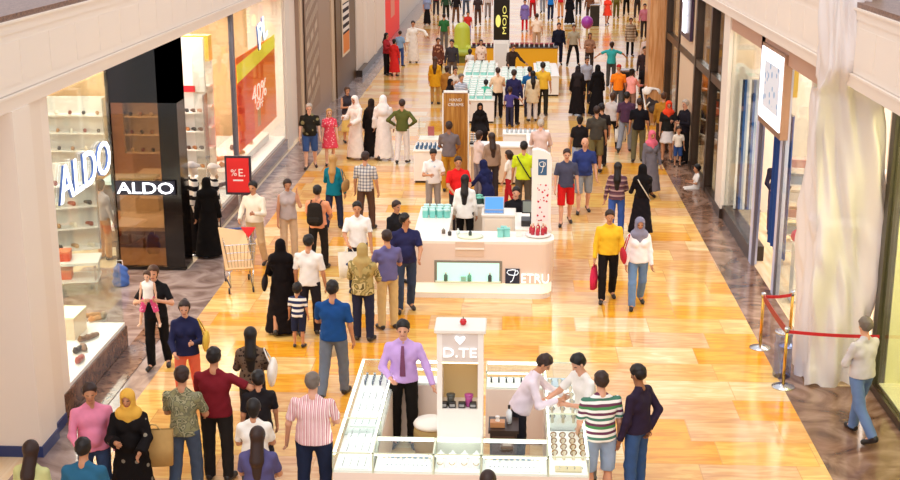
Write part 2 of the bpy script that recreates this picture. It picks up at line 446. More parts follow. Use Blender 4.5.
    if hk != 'none' and scarf is None:
        G = fld(.02); t = .011
        G.cap(hl((0, -.014, .05)), hl((0, -.024, .038)), (.092+t)*hs, fx=.9)
        if hk in ('long', 'pony', 'bob', 'bun'):
            G.cap(hl((0, -.02, .03)), hl((0, -.035, -.05)), (.09+t)*hs, .07*hs, fx=.95)
        if hk == 'long':
            G.cap(hl((0, -.035, -.03)), up((0, -.095, 1.36)), .075*hs, .075, fx=1.1); G.cap(up((0, -.095, 1.38)), up((0, -.115, 1.16)), .075, .045, fy=.6, fx=1.1)
        if hk == 'pony': G.cap(hl((0, -.105, .06)), hl((0, -.14, -.03)), .032*hs, .034*hs); G.cap(hl((0, -.14, -.03)), up((0, -.12, 1.28)), .034, .015)
        if hk == 'bun': G.cap(hl((0, -.1, .085)), hl((0, -.115, .09)), .048*hs)
        nofr = hk in ('long', 'bob')
        lw = {'short': 1.0, 'bald': 9}.get(hk, .35)
        def cut(V, X, Y, Z, hk=hk, nofr=nofr):
            x, y, z = headco(X, Y, Z)
            if hk == 'short': V = V-.006*s*(np.sin(55*X+3)*np.sin(60*Y)*np.sin(50*Z))-.006*s*(z > .08)
            if hk in ('short', 'buzz'): return np.maximum(V, np.minimum(-(z+.008-1.3*(y+.0))*.6, np.maximum(np.abs(y-.005)-.014, -.03-z))*s)
            f = np.minimum(y-.025, .085-z-.35*np.abs(x)); f = np.minimum(f, .075-np.abs(x)) if nofr else f
            return np.maximum(V, f*s)
        G.post = cut
        P, Q = G.mesh(max(.009, vox*.85)); mesh_obj('hair', P, Q, hm, root)
    if scarf is not None:
        G = fld(.03); sc = scarf; col = sc[1]; kind = sc[0]
        G.cap(hl((0, -.01, .045)), hl((0, -.015, .0)), .108*hs, .103*hs, fx=.92)
        if kind == 'hijab':
            G.cap(hl((0, .0, -.04)), up((0, .0, 1.44)), .092, .10); G.cap(up((-.07, 0, 1.42)), up((.07, 0, 1.42)), .10, fy=.95); G.cap(up((0, .03, 1.42)), up((0, .07, 1.24)), .09, .04)
            G.cap(up((0, -.04, 1.42)), up((0, -.075, 1.2)), .09, .06)
        if kind == 'shawl':
            G.cap(hl((0, .0, -.04)), up((0, .0, 1.42)), .095, .12); G.cap(up((-.12, -.02, 1.40)), up((.12, -.02, 1.40)), .105); G.cap(up((0, -.03, 1.4)), up((0, -.07, 1.0)), .15, .13, fy=.6, flat=True)
        if kind == 'ghutra':
            G.cap(hl((0, -.02, -.01)), up((0, -.06, 1.32)), .10, .15, fy=.7); G.cap(up((-.08, -.02, 1.42)), up((.08, -.02, 1.42)), .095, fy=.9)
        if kind != 'cap':
            def cut2(V, X, Y, Z):
                x, y, z = headco(X, Y, Z); f = np.maximum(np.sqrt((x/.058)**2+((z-.0)/.075)**2)-1, (0.02-y)/.05)*.05
                return np.maximum(V, -f*s)
            G.post = cut2
        else:
            G.p = []; G.cap(hl((0, -.012, .06)), hl((0, -.018, .05)), .105*hs, fx=.9); G.cap(hl((0, .06, .07)), hl((0, .14, .055)), .05*hs, .04*hs)
            def cut3(V, X, Y, Z):
                x, y, z = headco(X, Y, Z); return np.maximum(V, np.maximum((.055-z), np.where(y > .1, np.abs(z-.06)-.012, -1))*s)
            G.post = cut3
        P, Q = G.mesh(max(.010, vox*.9)); mesh_obj({'hijab': 'headscarf', 'shawl': 'headscarf', 'ghutra': 'headcloth', 'cap': 'cap'}[kind], P, Q, cloth(col), root)
        if agal:
            m = MB(); pts = [L(hl((.105*math.cos(q)*.95, -.015+.108*math.sin(q), .098)))*s for q in np.linspace(0, 2*math.pi, 17)]
            m.tube(pts, .012*s, n=6); m.build('head_cord', mat('black_cord', '151212', .7), root, True)
    if tie:
        m = MB(); ys = .135*fw
        pts = [up((0, ys-.035, 1.43))*s, up((0, ys, 1.32))*s, up((0, ys+.008, 1.15))*s, up((0, ys+.005, 1.03))*s]
        for (p, w), (q, w2) in zip(zip(pts, (.018, .024, .034, .038)), list(zip(pts, (.018, .024, .034, .038)))[1:]):
            m.add([(p[0]-w, p[1], p[2]), (p[0]+w, p[1], p[2]), (q[0]+w2, q[1], q[2]), (q[0]-w2, q[1], q[2]), (p[0]-w, p[1]+.01, p[2]), (p[0]+w, p[1]+.01, p[2]), (q[0]+w2, q[1]+.01, q[2]), (q[0]-w2, q[1]+.01, q[2])],
                  [(0, 1, 2, 3), (7, 6, 5, 4), (0, 4, 5, 1), (1, 5, 6, 2), (2, 6, 7, 3), (3, 7, 4, 0)])
        m.build('tie', cloth(tie), garment)
    root['_j'] = [float(v) for v in list(A[-1][3]*s)+list(A[1][3]*s)+list(A[-1][0]*s)+list(A[1][0]*s)]
    return root
def hand(p, sg):
    j = p['_j']; v = Vector(j[0:3] if sg < 0 else j[3:6])
    return Matrix.Translation(p.location) @ Matrix.Rotation(p.rotation_euler.z, 4, 'Z') @ v
# ------------------------------------------------------------------ setting
def floor_mat():
    m, n, l, b = fresh('gold_marble_tiles', .13, .6)
    sep = n.new('ShaderNodeSeparateXYZ'); l.new(objco(n), sep.inputs[0])
    row = mathn(n, l, 'FLOOR', mathn(n, l, 'DIVIDE', sep.outputs[1], .74))
    w0 = n.new('ShaderNodeTexWhiteNoise'); w0.noise_dimensions = '1D'; l.new(row, w0.inputs['W'])
    xs = mathn(n, l, 'DIVIDE', mathn(n, l, 'ADD', sep.outputs[0], mathn(n, l, 'MULTIPLY', w0.outputs[0], 7.0)), 1.25)
    col = mathn(n, l, 'FLOOR', xs)
    cb = n.new('ShaderNodeCombineXYZ'); l.new(row, cb.inputs[0]); l.new(col, cb.inputs[1])
    wn = n.new('ShaderNodeTexWhiteNoise'); wn.noise_dimensions = '2D'; l.new(cb.outputs[0], wn.inputs['Vector'])
    base = ramp(n, l, wn.outputs[0], [(0, 'D69A3C'), (.12, 'D9AE6A'), (.26, 'D2A66A'), (.4, 'DCB982'), (.52, 'CDA986'), (.64, 'DCC4A0'), (.76, 'C9A27A'), (.86, 'D8AC60'), (.93, 'DA9A30')])
    mp = n.new('ShaderNodeMapping'); mp.inputs['Scale'].default_value = (.9, 4.5, 1); l.new(objco(n), mp.inputs[0])
    nz = n.new('ShaderNodeTexNoise'); nz.inputs['Scale'].default_value = 1.6; nz.inputs['Detail'].default_value = 6; nz.inputs['Distortion'].default_value = 1.2
    ad = n.new('ShaderNodeVectorMath'); ad.operation = 'ADD'; l.new(mp.outputs[0], ad.inputs[0]); l.new(wn.outputs['Color'], ad.inputs[1]); l.new(ad.outputs[0], nz.inputs['Vector'])
    vein = ramp(n, l, nz.outputs[0], [(.25, 'A87C40'), (.45, 'DDB47C'), (.62, 'F6E4C8')], 'LINEAR')
    mx = n.new('ShaderNodeMix'); mx.data_type = 'RGBA'; mx.blend_type = 'OVERLAY'; mx.inputs[0].default_value = .5
    l.new(base, mx.inputs[6]); l.new(vein, mx.inputs[7])
    fx = mathn(n, l, 'FRACT', xs); fy = mathn(n, l, 'FRACT', mathn(n, l, 'DIVIDE', sep.outputs[1], .74))
    e = mathn(n, l, 'MAXIMUM', mathn(n, l, 'LESS_THAN', fx, .012), mathn(n, l, 'LESS_THAN', fy, .02))
    m2 = n.new('ShaderNodeMix'); m2.data_type = 'RGBA'; m2.inputs[7].default_value = lin('C48C4C')
    l.new(mathn(n, l, 'MULTIPLY', e, .6), m2.inputs[0]); l.new(mx.outputs[2], m2.inputs[6]); l.new(m2.outputs[2], b.inputs['Base Color'])
    return m
def marble(name, cols, scale=1.5, rough=.12, distort=2.5, st=(1, 1, 1)):
    m, n, l, b = fresh(name, rough, .6)
    mp = n.new('ShaderNodeMapping'); mp.inputs['Scale'].default_value = st; l.new(objco(n), mp.inputs[0])
    nz = n.new('ShaderNodeTexNoise'); nz.inputs['Scale'].default_value = scale; nz.inputs['Detail'].default_value = 8; nz.inputs['Distortion'].default_value = distort
    l.new(mp.outputs[0], nz.inputs['Vector'])
    l.new(ramp(n, l, nz.outputs[0], [(.3+.35*i/(len(cols)-1), c) for i, c in enumerate(cols)], 'LINEAR'), b.inputs['Base Color'])
    return m
GOLD = floor_mat()
MARL = marble('grey_brown_marble', ['6E5850', '927C74', 'AE9B94'], 1.2)
MARR = marble('brown_marble', ['523628', '7E5C48', '9C7C6A'], 1.1)
DKM = marble('dark_brown_marble', ['4A3024', '6E4C3A', '8A6650'], 3)
GRAN = marble('brown_granite', ['4A3020', '755240', '94705A'], 14, .4)
WOODL = marble('pale_wood_floor', ['E3C193', 'EBCFA6', 'F2DCBA'], 1.2, .25, .5, (8, .8, 1))
CREAM = mat('cream_paint', 'F3E6D8', .55); CREAM2 = mat('cream_paint_trim', 'EFE0D0', .5); WHITE = mat('white_laminate', 'F3ECE4', .35)
BLK = mat('black_gloss', '120D0A', .12); DARKBR = mat('dark_bronze_frame', '3A2A20', .3); STEEL = mat('steel', 'C9CCD2', .25, 1); GOLDM = mat('brass', 'D8A850', .25, 1)
BLUEW = mat('pale_blue_frame', 'D0D6F2', .3); OFFW = mat('off_white', 'EDE4D8', .5); DECKFILL = mat('deck_fill_glow', 'FFFFFF', .5, emit=4.5, ecol='FFFAF4')
GL = glass('clear_glass', 'F6FAF8', .07); GLT = glass('tinted_glass', 'B8A080', .12); GLG = glass('case_glass', 'FCFFFD', .03)
WOOD = marble('orange_brown_wood', ['8E5618', 'AA7028', 'C08A40'], 2.5, .3, .6, (9, 9, .5))

def slab(x0, x1, y0, y1, z0=-.1, z1=0.): return MB().box(x0, x1, y0, y1, z0, z1)
XL, XR = -5.42, 4.12
struct('floor', slab(XL, XR, 6, 135), GOLD)
struct('floor_border_left', slab(-6.3, XL, 6, 135), MARL)
struct('floor_border_right', slab(XR, 4.86, 18.4, 37.6), MARR)
struct('floor_side_hall', slab(XR, 14, 37.6, 135), GOLD)
struct('floor_border_right_near', slab(XR, 5.46, 6, 18.4), MARR)
struct('floor_shop_left', MB().box(-14, -6.3, 6, 19.6, -.1, 0).box(-14, -8.4, 19.6, 24.1, -.1, 0).box(-14, -6.3, 24.1, 135, -.1, 0), WOODL)
struct('floor_entrance', slab(-8.4, -6.3, 19.6, 24.1), MARL)
struct('floor_shop_right', slab(4.86, 14, 18.4, 37.6), WOODL)
struct('floor_shop_right_near', slab(5.46, 14, 6, 18.4), mat('pale_shop_floor', 'EFE3B8', .3))
struct('trim_1', MB().box(-6.19, -5.78, 16.4, 20.7, .0, .012), DKM)
# upper storey band on both sides: slab, cornice lines, granite coping
def fascia(side, xf, sg, y0, y1):
    m = MB(); z0, z1 = 4.58, 5.66
    m.box(xf, xf+sg*8, y0, y1, z0, z0+.16, CREAM2); m.box(xf-sg*.015, xf+sg*.3, y0, y1, z0+.16, z0+.19, CREAM)
    m.box(xf+sg*.03, xf+sg*8, y0, y1, z0+.2, z1-.16, CREAM); m.box(xf+sg*.015, xf+sg*8, y0, y1, z1-.16, z1-.03, CREAM); m.box(xf-sg*.02, xf+sg*8, y0, y1, z1-.03, z1, CREAM)
    y = y0+.5
    while y < y1:
        m.box(xf+sg*.025, xf+sg*.04, y, y+1.03, z0+.3, z1-.26, CREAM); y += 1.06
    struct('wall_%s_upper_band' % side, m)
    struct('trim_%s_coping' % side, MB().box(xf+sg*.02, xf+sg*8, y0, y1, z1, z1+.07), GRAN)
fascia('left', -6.12, -1, 8, 62); fascia('right', 4.66, 1, 8, 62)
struct('ceiling', MB().box(-14, -6.35, 8, 62, 4.5, 4.58).box(4.9, 14, 8, 62, 4.5, 4.58), mat('shop_ceiling', 'E8DCCB', .7))
struct('wall_left', MB().box(-14.2, -14, 6, 135, 0, 4.5), mat('shop_back_wall', 'E2C9A4', .7))
struct('wall_right', MB().box(12, 12.2, 6, 135, 0, 4.5), mat('shop_back_wall_pale', 'E6DED6', .7))

# --- left column beside the camera
m = MB(); m.box(-7.6, -6.1, 15.36, 15.95, .15, 4.58, CREAM).box(-7.6, -6.17, 15.95, 16.5, .15, 4.58, CREAM2).box(-6.4, -6.22, 16.5, 16.9, .22, 4.58, CREAM)
struct('column_left', m)
struct('baseboard_left', MB().box(-7.6, -6.08, 15.34, 15.97, 0, .15).box(-7.6, -6.15, 15.97, 16.5, 0, .15), mat('navy_skirting', '28386A', .3))
# --- shoe shop (glass corner, entrance, black portal)
def pane(name, x0, x1, y0, y1, z0, z1, m=GL): return struct(name, MB().box(x0, x1, y0, y1, z0, z1), m)
pane('window_1', -6.26, -6.24, 16.9, 19.6, .42, 4.5); pane('window_2', -8.6, -6.26, 19.58, 19.6, .42, 4.5)
struct('trim_2', MB().box(-8.6, -6.2, 16.27, 19.62, 0, .36), DKM)
struct('trim_3', MB().box(-8.5, -6.23, 16.3, 19.6, .36, .42).box(-9.8, -8.9, 17.0, 22.4, .0, .35), mat('white_display_deck', 'FAF6F0', .25))
struct('wall_left_portal', MB().box(-6.71, -6.34, 24.0, 24.6, 0, 4.58, BLK).box(-7.70, -7.64, 24.0, 24.1, 0, 4.58, BLK).box(-7.70, -6.34, 24.0, 24.6, 3.3, 4.58, BLK)
       .box(-7.7, -6.34, 23.98, 24.1, 0, .06, BLK), None)
struct('wall_left_partition', MB().box(-14, -7.7, 29.5, 29.7, 0, 4.5), mat('shop_wall', 'D8AE7C', .6))
pane('window_3', -7.64, -6.71, 24.04, 24.06, .06, 3.3, GLT)
# --- second window, white column
struct('trim_4', MB().box(-9.2, -6.36, 25.6, 36.0, 0, .34), DKM)
struct('trim_5', MB().box(-9.2, -6.43, 25.65, 36.0, .34, .42), mat('white_display_deck', 'FAF6F0', .25))
pane('window_4', -6.42, -6.40, 25.65, 29.3, .42, 4.5); pane('window_5', -6.42, -6.40, 29.5, 36.0, .42, 4.5)
struct('trim_6', MB().box(-6.46, -6.36, 29.3, 29.45, .4, 4.5, mat('grey_frame', '6A6470', .35)))
struct('column_left_far', MB().box(-7.4, -6.42, 36.0, 38.2, 0, 4.58, CREAM).box(-7.4, -6.36, 36.2, 36.9, 0, 4.58, OFFW))
struct('wall_left_cross', MB().box(-14, -7.3, 36.4, 36.6, 0, 4.5), mat('tan_wall', 'E0C294', .6))
# hoarding with diagonal lettering, dark framed shop, cream pilasters, red sale shop
struct('wall_left_hoarding', MB().box(-6.5, -6.3, 38.2, 45.6, 0, 4.58), mat('taupe_hoarding', 'A58B78', .45))
struct('trim_7', MB().box(-6.31, -6.26, 38.25, 38.55, 0, 4.58, mat('pale_tan', 'D9BFA0', .5)).box(-6.31, -6.26, 44.9, 45.6, 0, 4.58, mat('pale_tan', 'D9BFA0', .5)))
struct('wall_left_dark_shop', MB().box(-6.5, -6.2, 45.6, 51.2, 0, 4.58, mat('dark_brown_portal', '5A4026', .35)))
struct('wall_left_pilasters', MB().box(-6.6, -6.15, 51.2, 53.6, .25, 4.58, CREAM2).box(-6.6, -6.0, 53.6, 60.8, .25, 4.58, CREAM).box(-6.6, -5.96, 56.5, 57.1, .25, 4.58, CREAM2))
struct('baseboard_left_far', MB().box(-6.6, -5.95, 51.2, 60.85, 0, .25), DARKBR)
struct('wall_left_far', MB().box(-6.5, -6.2, 60.8, 135, 0, 4.58), mat('shop_grey', 'D8CFC4', .5))

# --- right side
struct('column_right', MB().box(4.76, 5.3, 28.7, 29.5, .22, 4.6, CREAM))
struct('baseboard_right', MB().box(4.74, 5.32, 28.68, 29.52, 0, .22), DARKBR)
pane('window_6', 4.84, 4.86, 25.3, 28.7, .3, 4.5); struct('trim_8', MB().box(4.8, 5.1, 25.2, 28.7, 0, .3), DARKBR)
struct('trim_9', MB().box(4.80, 4.92, 24.95, 25.2, 0, 4.5, BLUEW).box(4.8, 4.86, 24.86, 24.95, 0, 4.5, mat('grey_frame', '6A6470', .35)))
struct('trim_10', MB().box(4.84, 4.96, 22.9, 23.1, 0, 4.5, BLUEW).box(4.84, 4.88, 22.84, 22.9, 0, 4.5, mat('grey_frame', '6A6470', .35)))
struct('trim_11', MB().box(4.84, 4.90, 20.9, 21.0, 0, 4.5, OFFW).box(4.8, 4.9, 18.8, 28.7, 4.25, 4.5, mat('tan_header', 'C9A088', .4)))
pane('window_7', 4.86, 4.88, 21.0, 22.84, 0.02, 4.25); pane('window_8', 4.86, 4.88, 18.8, 20.9, 0.02, 4.25)
struct('wall_right_partition', MB().box(4.9, 12, 29.3, 29.5, 0, 4.5), mat('shop_wall_pale', 'DDD2C8', .6))
struct('wall_right_shop_divider', MB().box(5.5, 12, 18.6, 18.8, 0, 4.5), mat('cream_shop_wall', 'ECE4DA', .5))
struct('trim_12', MB().box(5.40, 5.56, 18.2, 18.4, 0, 4.58), mat('olive_brown_frame', '4A4230', .35))
struct('trim_13', MB().box(5.40, 5.50, 11, 18.2, 0, .12, DARKBR).box(5.42, 5.50, 11, 18.2, 4.3, 4.58, DARKBR))
struct('trim_14', MB().box(5.50, 7.2, 11, 18.2, 0, .14), mat('pale_yellow_deck', 'F5EEC6', .35))
struct('wall_right_window_back', MB().box(5.58, 7.2, 18.2, 18.3, .14, 3.3), mat('pale_yellow_panel', 'F7EFB4', .5)); struct('wall_right_window_upper', MB().box(5.56, 7.2, 18.2, 18.35, 3.3, 4.5), DARKBR)
struct('wall_right_window_side', MB().box(6.6, 6.7, 11, 18.2, .14, 4.5), mat('pale_yellow_panel', 'F7EFB4', .5))
pane('window_9', 5.44, 5.46, 11, 16.0, .12, 4.3); pane('window_10', 5.44, 5.46, 16.06, 18.2, .12, 4.3); struct('trim_15', MB().box(5.43, 5.47, 16.0, 16.06, .12, 4.3), DARKBR)
# far right shop front with dark mullions, between white column and wooden pillar
m = MB()
for y in (29.5, 31.4, 34.0, 37.5, 40.6): m.box(4.78, 4.98, y, y+.22, 0, 4.58)
m.box(4.8, 4.96, 29.5, 41, 2.75, 2.95).box(4.8, 4.96, 29.5, 41, 0, .12); struct('trim_16', m, DARKBR)
pane('window_11', 4.88, 4.90, 29.7, 40.7, .12, 4.5)
struct('wall_right_inner', MB().box(6.6, 6.7, 31.5, 48, 0, 4.5), mat('tan_shop_back', 'C99A68', .6))
struct('trim_17', MB().box(4.82, 4.96, 34.3, 37.4, 0, 4.58), mat('cream_panel', 'E8CDAE', .5))
struct('column_right_wood', MB().box(4.3, 5.0, 41.0, 41.9, 0, 4.58), marble('pale_orange_wood', ['B87840', 'CC8E56', 'DCA878'], 2.5, .3, .6, (9, 9, .5)))
struct('wall_right_mid', MB().box(5.0, 5.2, 41.9, 44, 0, 4.58), mat('grey_glass_panel', 'B0A698', .2))
struct('wall_right_far', MB().box(9.6, 9.8, 44, 135, 0, 4.58), mat('shop_tan', 'CDB08C', .5))

# ------------------------------------------------------------------ writing
def letters(body, w, h, m, org, ax='front', depth=.02, parent=None, name='lettering', shear=0, rot=0):
    cu = bpy.data.curves.new('t', 'FONT'); cu.body = body; cu.extrude = .5; cu.resolution_u = 3; cu.shear = shear
    o = bpy.data.objects.new('t', cu); C.objects.link(o)
    dg = bpy.context.evaluated_depsgraph_get(); me = bpy.data.meshes.new_from_object(o.evaluated_get(dg)); me.name = name
    bpy.data.objects.remove(o); 
    co = np.empty(len(me.vertices)*3, np.float32); me.vertices.foreach_get('co', co); co = co.reshape(-1, 3)
    lo, hi = co.min(0), co.max(0); co = (co-lo)/np.maximum(hi-lo, 1e-6)*[w, h, depth]-[w/2, h/2, 0]
    if rot: c_, s_ = math.cos(rot), math.sin(rot); co[:, 0], co[:, 1] = co[:, 0]*c_-co[:, 1]*s_, co[:, 0]*s_+co[:, 1]*c_
    M = {'front': ((1, 0, 0), (0, 0, 1), (0, -1, 0)), 'left': ((0, 1, 0), (0, 0, 1), (1, 0, 0)), 'right': ((0, -1, 0), (0, 0, 1), (-1, 0, 0))}[ax]
    co = co @ np.array(M, float); me.vertices.foreach_set('co', co.astype(np.float32).ravel())
    me.materials.clear(); me.materials.append(m); me.update()
    o = bpy.data.objects.new(name, me); C.objects.link(o); o.location = org
    if parent is not None: o.parent = parent
    return o
SIGNW = mat('lit_sign_letter', 'FFFFFF', .4, emit=2.2, ecol='F4F6FF'); SIGNB = mat('blue_shade_and_edge', '3F63A8', .4)
# big letters on the shop window: white face, shading painted as a blue back copy
s = empty('shop_sign', (-6.15, 18.0, 3.2), 0, 'large white ALDO letters with painted blue shading on the side glass of the shoe shop', 'sign')
a = letters('ALDO', 2.3, .52, SIGNW, (-.055, .22, .05), 'left', .012, s, 'lettering'); b = letters('ALDO', 2.3, .52, SIGNB, (-.088, .20, .04), 'left', .03, s, 'letter_back')
s = empty('shop_sign', (-7.02, 23.93, 1.66), 0, 'small glowing white ALDO letters on the dark glass beside the black portal', 'sign')
letters('ALDO', 1.1, .22, SIGNW, (0, 0, 0), 'front', .03, s, 'lettering'); MB().box(-.58, .58, .0, .03, -.14, .14).build('glow_plate', mat('blue_glow_navy', '161A2C', .3), s)  # plate added; its navy paints the blue glow around the letters
# sale sign on a stand
s = empty('sale_sign_stand', (-5.38, 24.76, -.0), 0, 'red percent sale sign in a dark frame on a stand outside the shoe shop', 'sign')
MB().box(-.26, .26, -.03, .03, 1.36, 2.14).build('frame', mat('dark_purple_frame', '2A2030', .4), s)
MB().box(-.22, .22, -.04, -.03, 1.41, 2.10).build('red_panel', mat('red_panel', 'E01C1C', .5), s)
letters('%', .12, .13, WHITE, (-.08, -.04, 1.81), 'front', .01, s, 'lettering'); letters('E.', .13, .15, WHITE, (.08, -.04, 1.81), 'front', .01, s, 'lettering'); MB().box(-.1, .1, -.045, -.04, 1.64, 1.67).build('caption', WHITE, s)
MB().box(-.02, .02, -.01, .02, .03, 1.36).build('post', STEEL, s); MB().lathe([(.2, 0), (.2, .02), (.03, .04)], 0, 0).build('base', STEEL, s)
# orange poster in the second window
y0, y1 = 30.2, 35.2
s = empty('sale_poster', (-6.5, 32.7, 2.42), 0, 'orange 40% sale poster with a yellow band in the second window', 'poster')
sheet = MB().box(-.02, 0, -2.5, 2.5, -1.3, .95).build('poster_sheet', mat('orange_sheet', 'F26414', .5, emit=.4), s)  # print glows by itself; backlight is put into the poster colours
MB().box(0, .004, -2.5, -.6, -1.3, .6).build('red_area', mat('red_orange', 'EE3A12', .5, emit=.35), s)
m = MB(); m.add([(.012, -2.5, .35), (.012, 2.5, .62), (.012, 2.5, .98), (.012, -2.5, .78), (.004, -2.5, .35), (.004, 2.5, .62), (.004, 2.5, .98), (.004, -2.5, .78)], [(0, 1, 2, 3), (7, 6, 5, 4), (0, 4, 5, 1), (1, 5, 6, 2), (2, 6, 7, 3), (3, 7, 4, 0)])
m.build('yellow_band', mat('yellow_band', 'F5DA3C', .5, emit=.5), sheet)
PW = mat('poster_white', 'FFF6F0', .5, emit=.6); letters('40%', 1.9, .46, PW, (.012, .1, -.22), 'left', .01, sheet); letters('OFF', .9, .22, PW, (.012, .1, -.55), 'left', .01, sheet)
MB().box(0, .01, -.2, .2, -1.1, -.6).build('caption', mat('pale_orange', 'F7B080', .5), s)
s = empty('shop_sign', (-6.46, 33.4, 3.7), 0, 'glowing white letters with blue edges high in the second window above the orange poster', 'sign')
letters('PL', 1.2, .62, SIGNW, (.0, 0, 0), 'left', .015, s, 'lettering', rot=.25); letters('PL', 1.2, .62, SIGNB, (-.035, -.04, -.02), 'left', .03, s, 'letter_back', rot=.25)
# lettered hoarding
s = empty('hoarding_poster', (-6.27, 40.5, 2.4), 0, 'taupe poster with slanted grey lettering on the closed shop hoarding', 'poster')
MB().box(0, .02, -1.5, 1.3, -1.9, 2.1).build('poster_sheet', mat('taupe_sheet', '9A7F6C', .5), s)
m = MB()
for i in range(8):
    z = 1.8-i*.48; k = 9 if i % 3 else 3
    for j in range(k):
        w_ = 2.5/k; y = -1.35+j*w_; m.add([(.03, y, z+y*.25), (.03, y+w_*.72, z+(y+w_*.72)*.25), (.03, y+w_*.72, z+(y+w_*.72)*.25+.26), (.03, y, z+y*.25+.26)], [(0, 1, 2, 3)])
m.build('printed_pattern', mat('pale_taupe', 'C9B49E', .5), s)
s = empty('photo_poster', (-6.19, 48.0, 2.6), 0, 'framed photo poster of striped clothing on the dark brown shop front', 'poster')
MB().box(0, .03, -1.0, 1.0, -1.3, 1.3).build('frame', mat('cream_frame', 'F0DCC0', .5), s)
MB().box(.03, .04, -.85, .85, -.5, .6).build('striped_picture', cloth('EEE4DA', ('h', .28, ['3A3236', 'EEE4DA'])), s)
MB().box(.03, .04, -.85, .85, -1.2, -.5).build('orange_picture', mat('orange_print', 'E8842E', .5), s)
s = empty('sale_banner', (-6.12, 66.5, 2.6), 0, 'red sale banners filling the far shop window behind the man in a white robe', 'banner')
MB().box(0, .04, -4.2, 3.5, -2.59, 1.9).build('banner_sheet', mat('bright_red', 'EE1A1A', .5, emit=.15), s)
MB().box(.04, .05, -1.6, .6, -1.6, 1.2).build('pink_panel', mat('salmon', 'F0907A', .5), s); MB().box(.04, .05, -5.4, -4.4, -2, 1.9).build('white_panel', WHITE, s)

# light box and yellow letters on the right
s = empty('light_box', (4.80, 23.75, 3.65), 0, 'white backlit display box with pale blue drawings high in the right shop window', 'light box')
MB().box(-.06, .08, -1.05, 1.05, -.72, .78).build('frame', mat('bronze_frame', 'B08A70', .3, .5), s)
MB().box(-.075, -.06, -.98, .98, -.6, .72).build('lit_panel', mat('lit_panel', 'FFFFFF', .5, emit=1.6, ecol='F2F6FF'), s)
MB().box(-.08, -.075, -.8, .6, -.35, .5).build('drawing', cloth('EAF2FF', ('dots', 5, '9CC0E6', .3)), s)
s = empty('shop_sign', (5.6, 27.2, 3.55), 0, 'yellow shop fascia with two upright yellow letters seen through the right window', 'sign')
MB().box(0, .1, -1.3, 1.3, -.35, .35).build('yellow_band', mat('olive_yellow', 'B8951A', .5), s)
letters('A', .45, .8, mat('yellow_letter', 'F2E860', .5, emit=.8), (-.06, -.35, .1), 'right', .05, s); letters('A', .45, .8, mat('yellow_letter', 'F2E860', .5, emit=.8), (-.06, .35, .1), 'right', .05, s)
s = empty('shop_sign', (4.72, 35.8, 3.9), 0, 'glowing white upright letters on the dark mullioned shop front', 'sign')
MB().box(0, .08, -1.0, 1.0, -.6, .7).build('dark_panel', mat('dark_violet', '3A2A44', .3), s); letters('TIB', .9, .9, SIGNW, (-.02, 0, 0), 'right', .03, s, rot=0)

# ------------------------------------------------------------------ plastic film over the wrapped column
def film():
    Y0 = 18.55; n = 120; zs = np.linspace(.0, 6.6, 110); rng = np.random.RandomState(3)
    P = []
    for z in zs:
        t = z/6.6
        xl = 4.47+.05*math.sin(z*1.1+.5); xr = 5.33+.1*math.sin(z*.9)
        if z > 4.3: k = min(1, (z-4.3)/.5); xr = xr*(1-k)+4.95*k; xl = xl*(1-k)+4.44*k
        yb = Y0+.9 if z < 4.4 else Y0+.5
        yf = Y0-.12 if z < 4.4 else Y0-.35*min(1, (z-4.4)/.4)-.12
        for i in range(n):
            q = i/n*4; cx, cy = [(xl+(xr-xl)*(q % 1), yf), (xr, yf+(yb-yf)*(q % 1)), (xr-(xr-xl)*(q % 1), yb), (xl, yb-(yb-yf)*(q % 1))][int(q)]
            ph = i*.55; a = .035*math.sin(ph+1.3*math.sin(z*1.7+i*.05))+.03*math.sin(i*.21-z*2.6)+.02*math.sin(i*.9+z*5)+(.06*math.sin(i*.13+z*1.2))*(1.3 if 2.5 < z < 4.6 else .8)+.014*math.sin(i*.33+z*5+2*math.sin(z*3))*math.sin(z*2.2+i*.11)
            d = Vector((cx-(xl+xr)/2, cy-(yf+yb)/2, 0)).normalized(); P.append((cx+d.x*a, cy+d.y*a*1.3, z+.05*math.sin(i*.4)*(z < .3)))
    Q = [(r*n+i, r*n+(i+1) % n, (r+1)*n+(i+1) % n, (r+1)*n+i) for r in range(len(zs)-1) for i in range(n)]
    m, nn, l, b = fresh('milky_plastic_film', .28, .5); b.inputs['Base Color'].default_value = lin('FAF2F0')
    tr = nn.new('ShaderNodeBsdfTransparent'); tl = nn.new('ShaderNodeBsdfTranslucent'); tl.inputs[0].default_value = lin('F0E8DE')
    m1 = nn.new('ShaderNodeMixShader'); m1.inputs[0].default_value = .15; l.new(b.outputs[0], m1.inputs[1]); l.new(tl.outputs[0], m1.inputs[2])
    m2 = nn.new('ShaderNodeMixShader'); m2.inputs[0].default_value = .12; l.new(m1.outputs[0], m2.inputs[1]); l.new(tr.outputs[0], m2.inputs[2])
    l.new(m2.outputs[0], nn['Material Output'].inputs[0])
    o = mesh_obj('plastic_sheeting', np.array(P), np.array(Q), m)
    tag(o, 'milky crumpled plastic sheeting wrapped around the tall column by the red rope barrier', 'plastic sheeting')
film()
struct('column_right_wrapped', MB().box(4.62, 5.2, 18.65, 19.25, 0, 6.5), mat('pale_column', 'E8DCC4', .6))
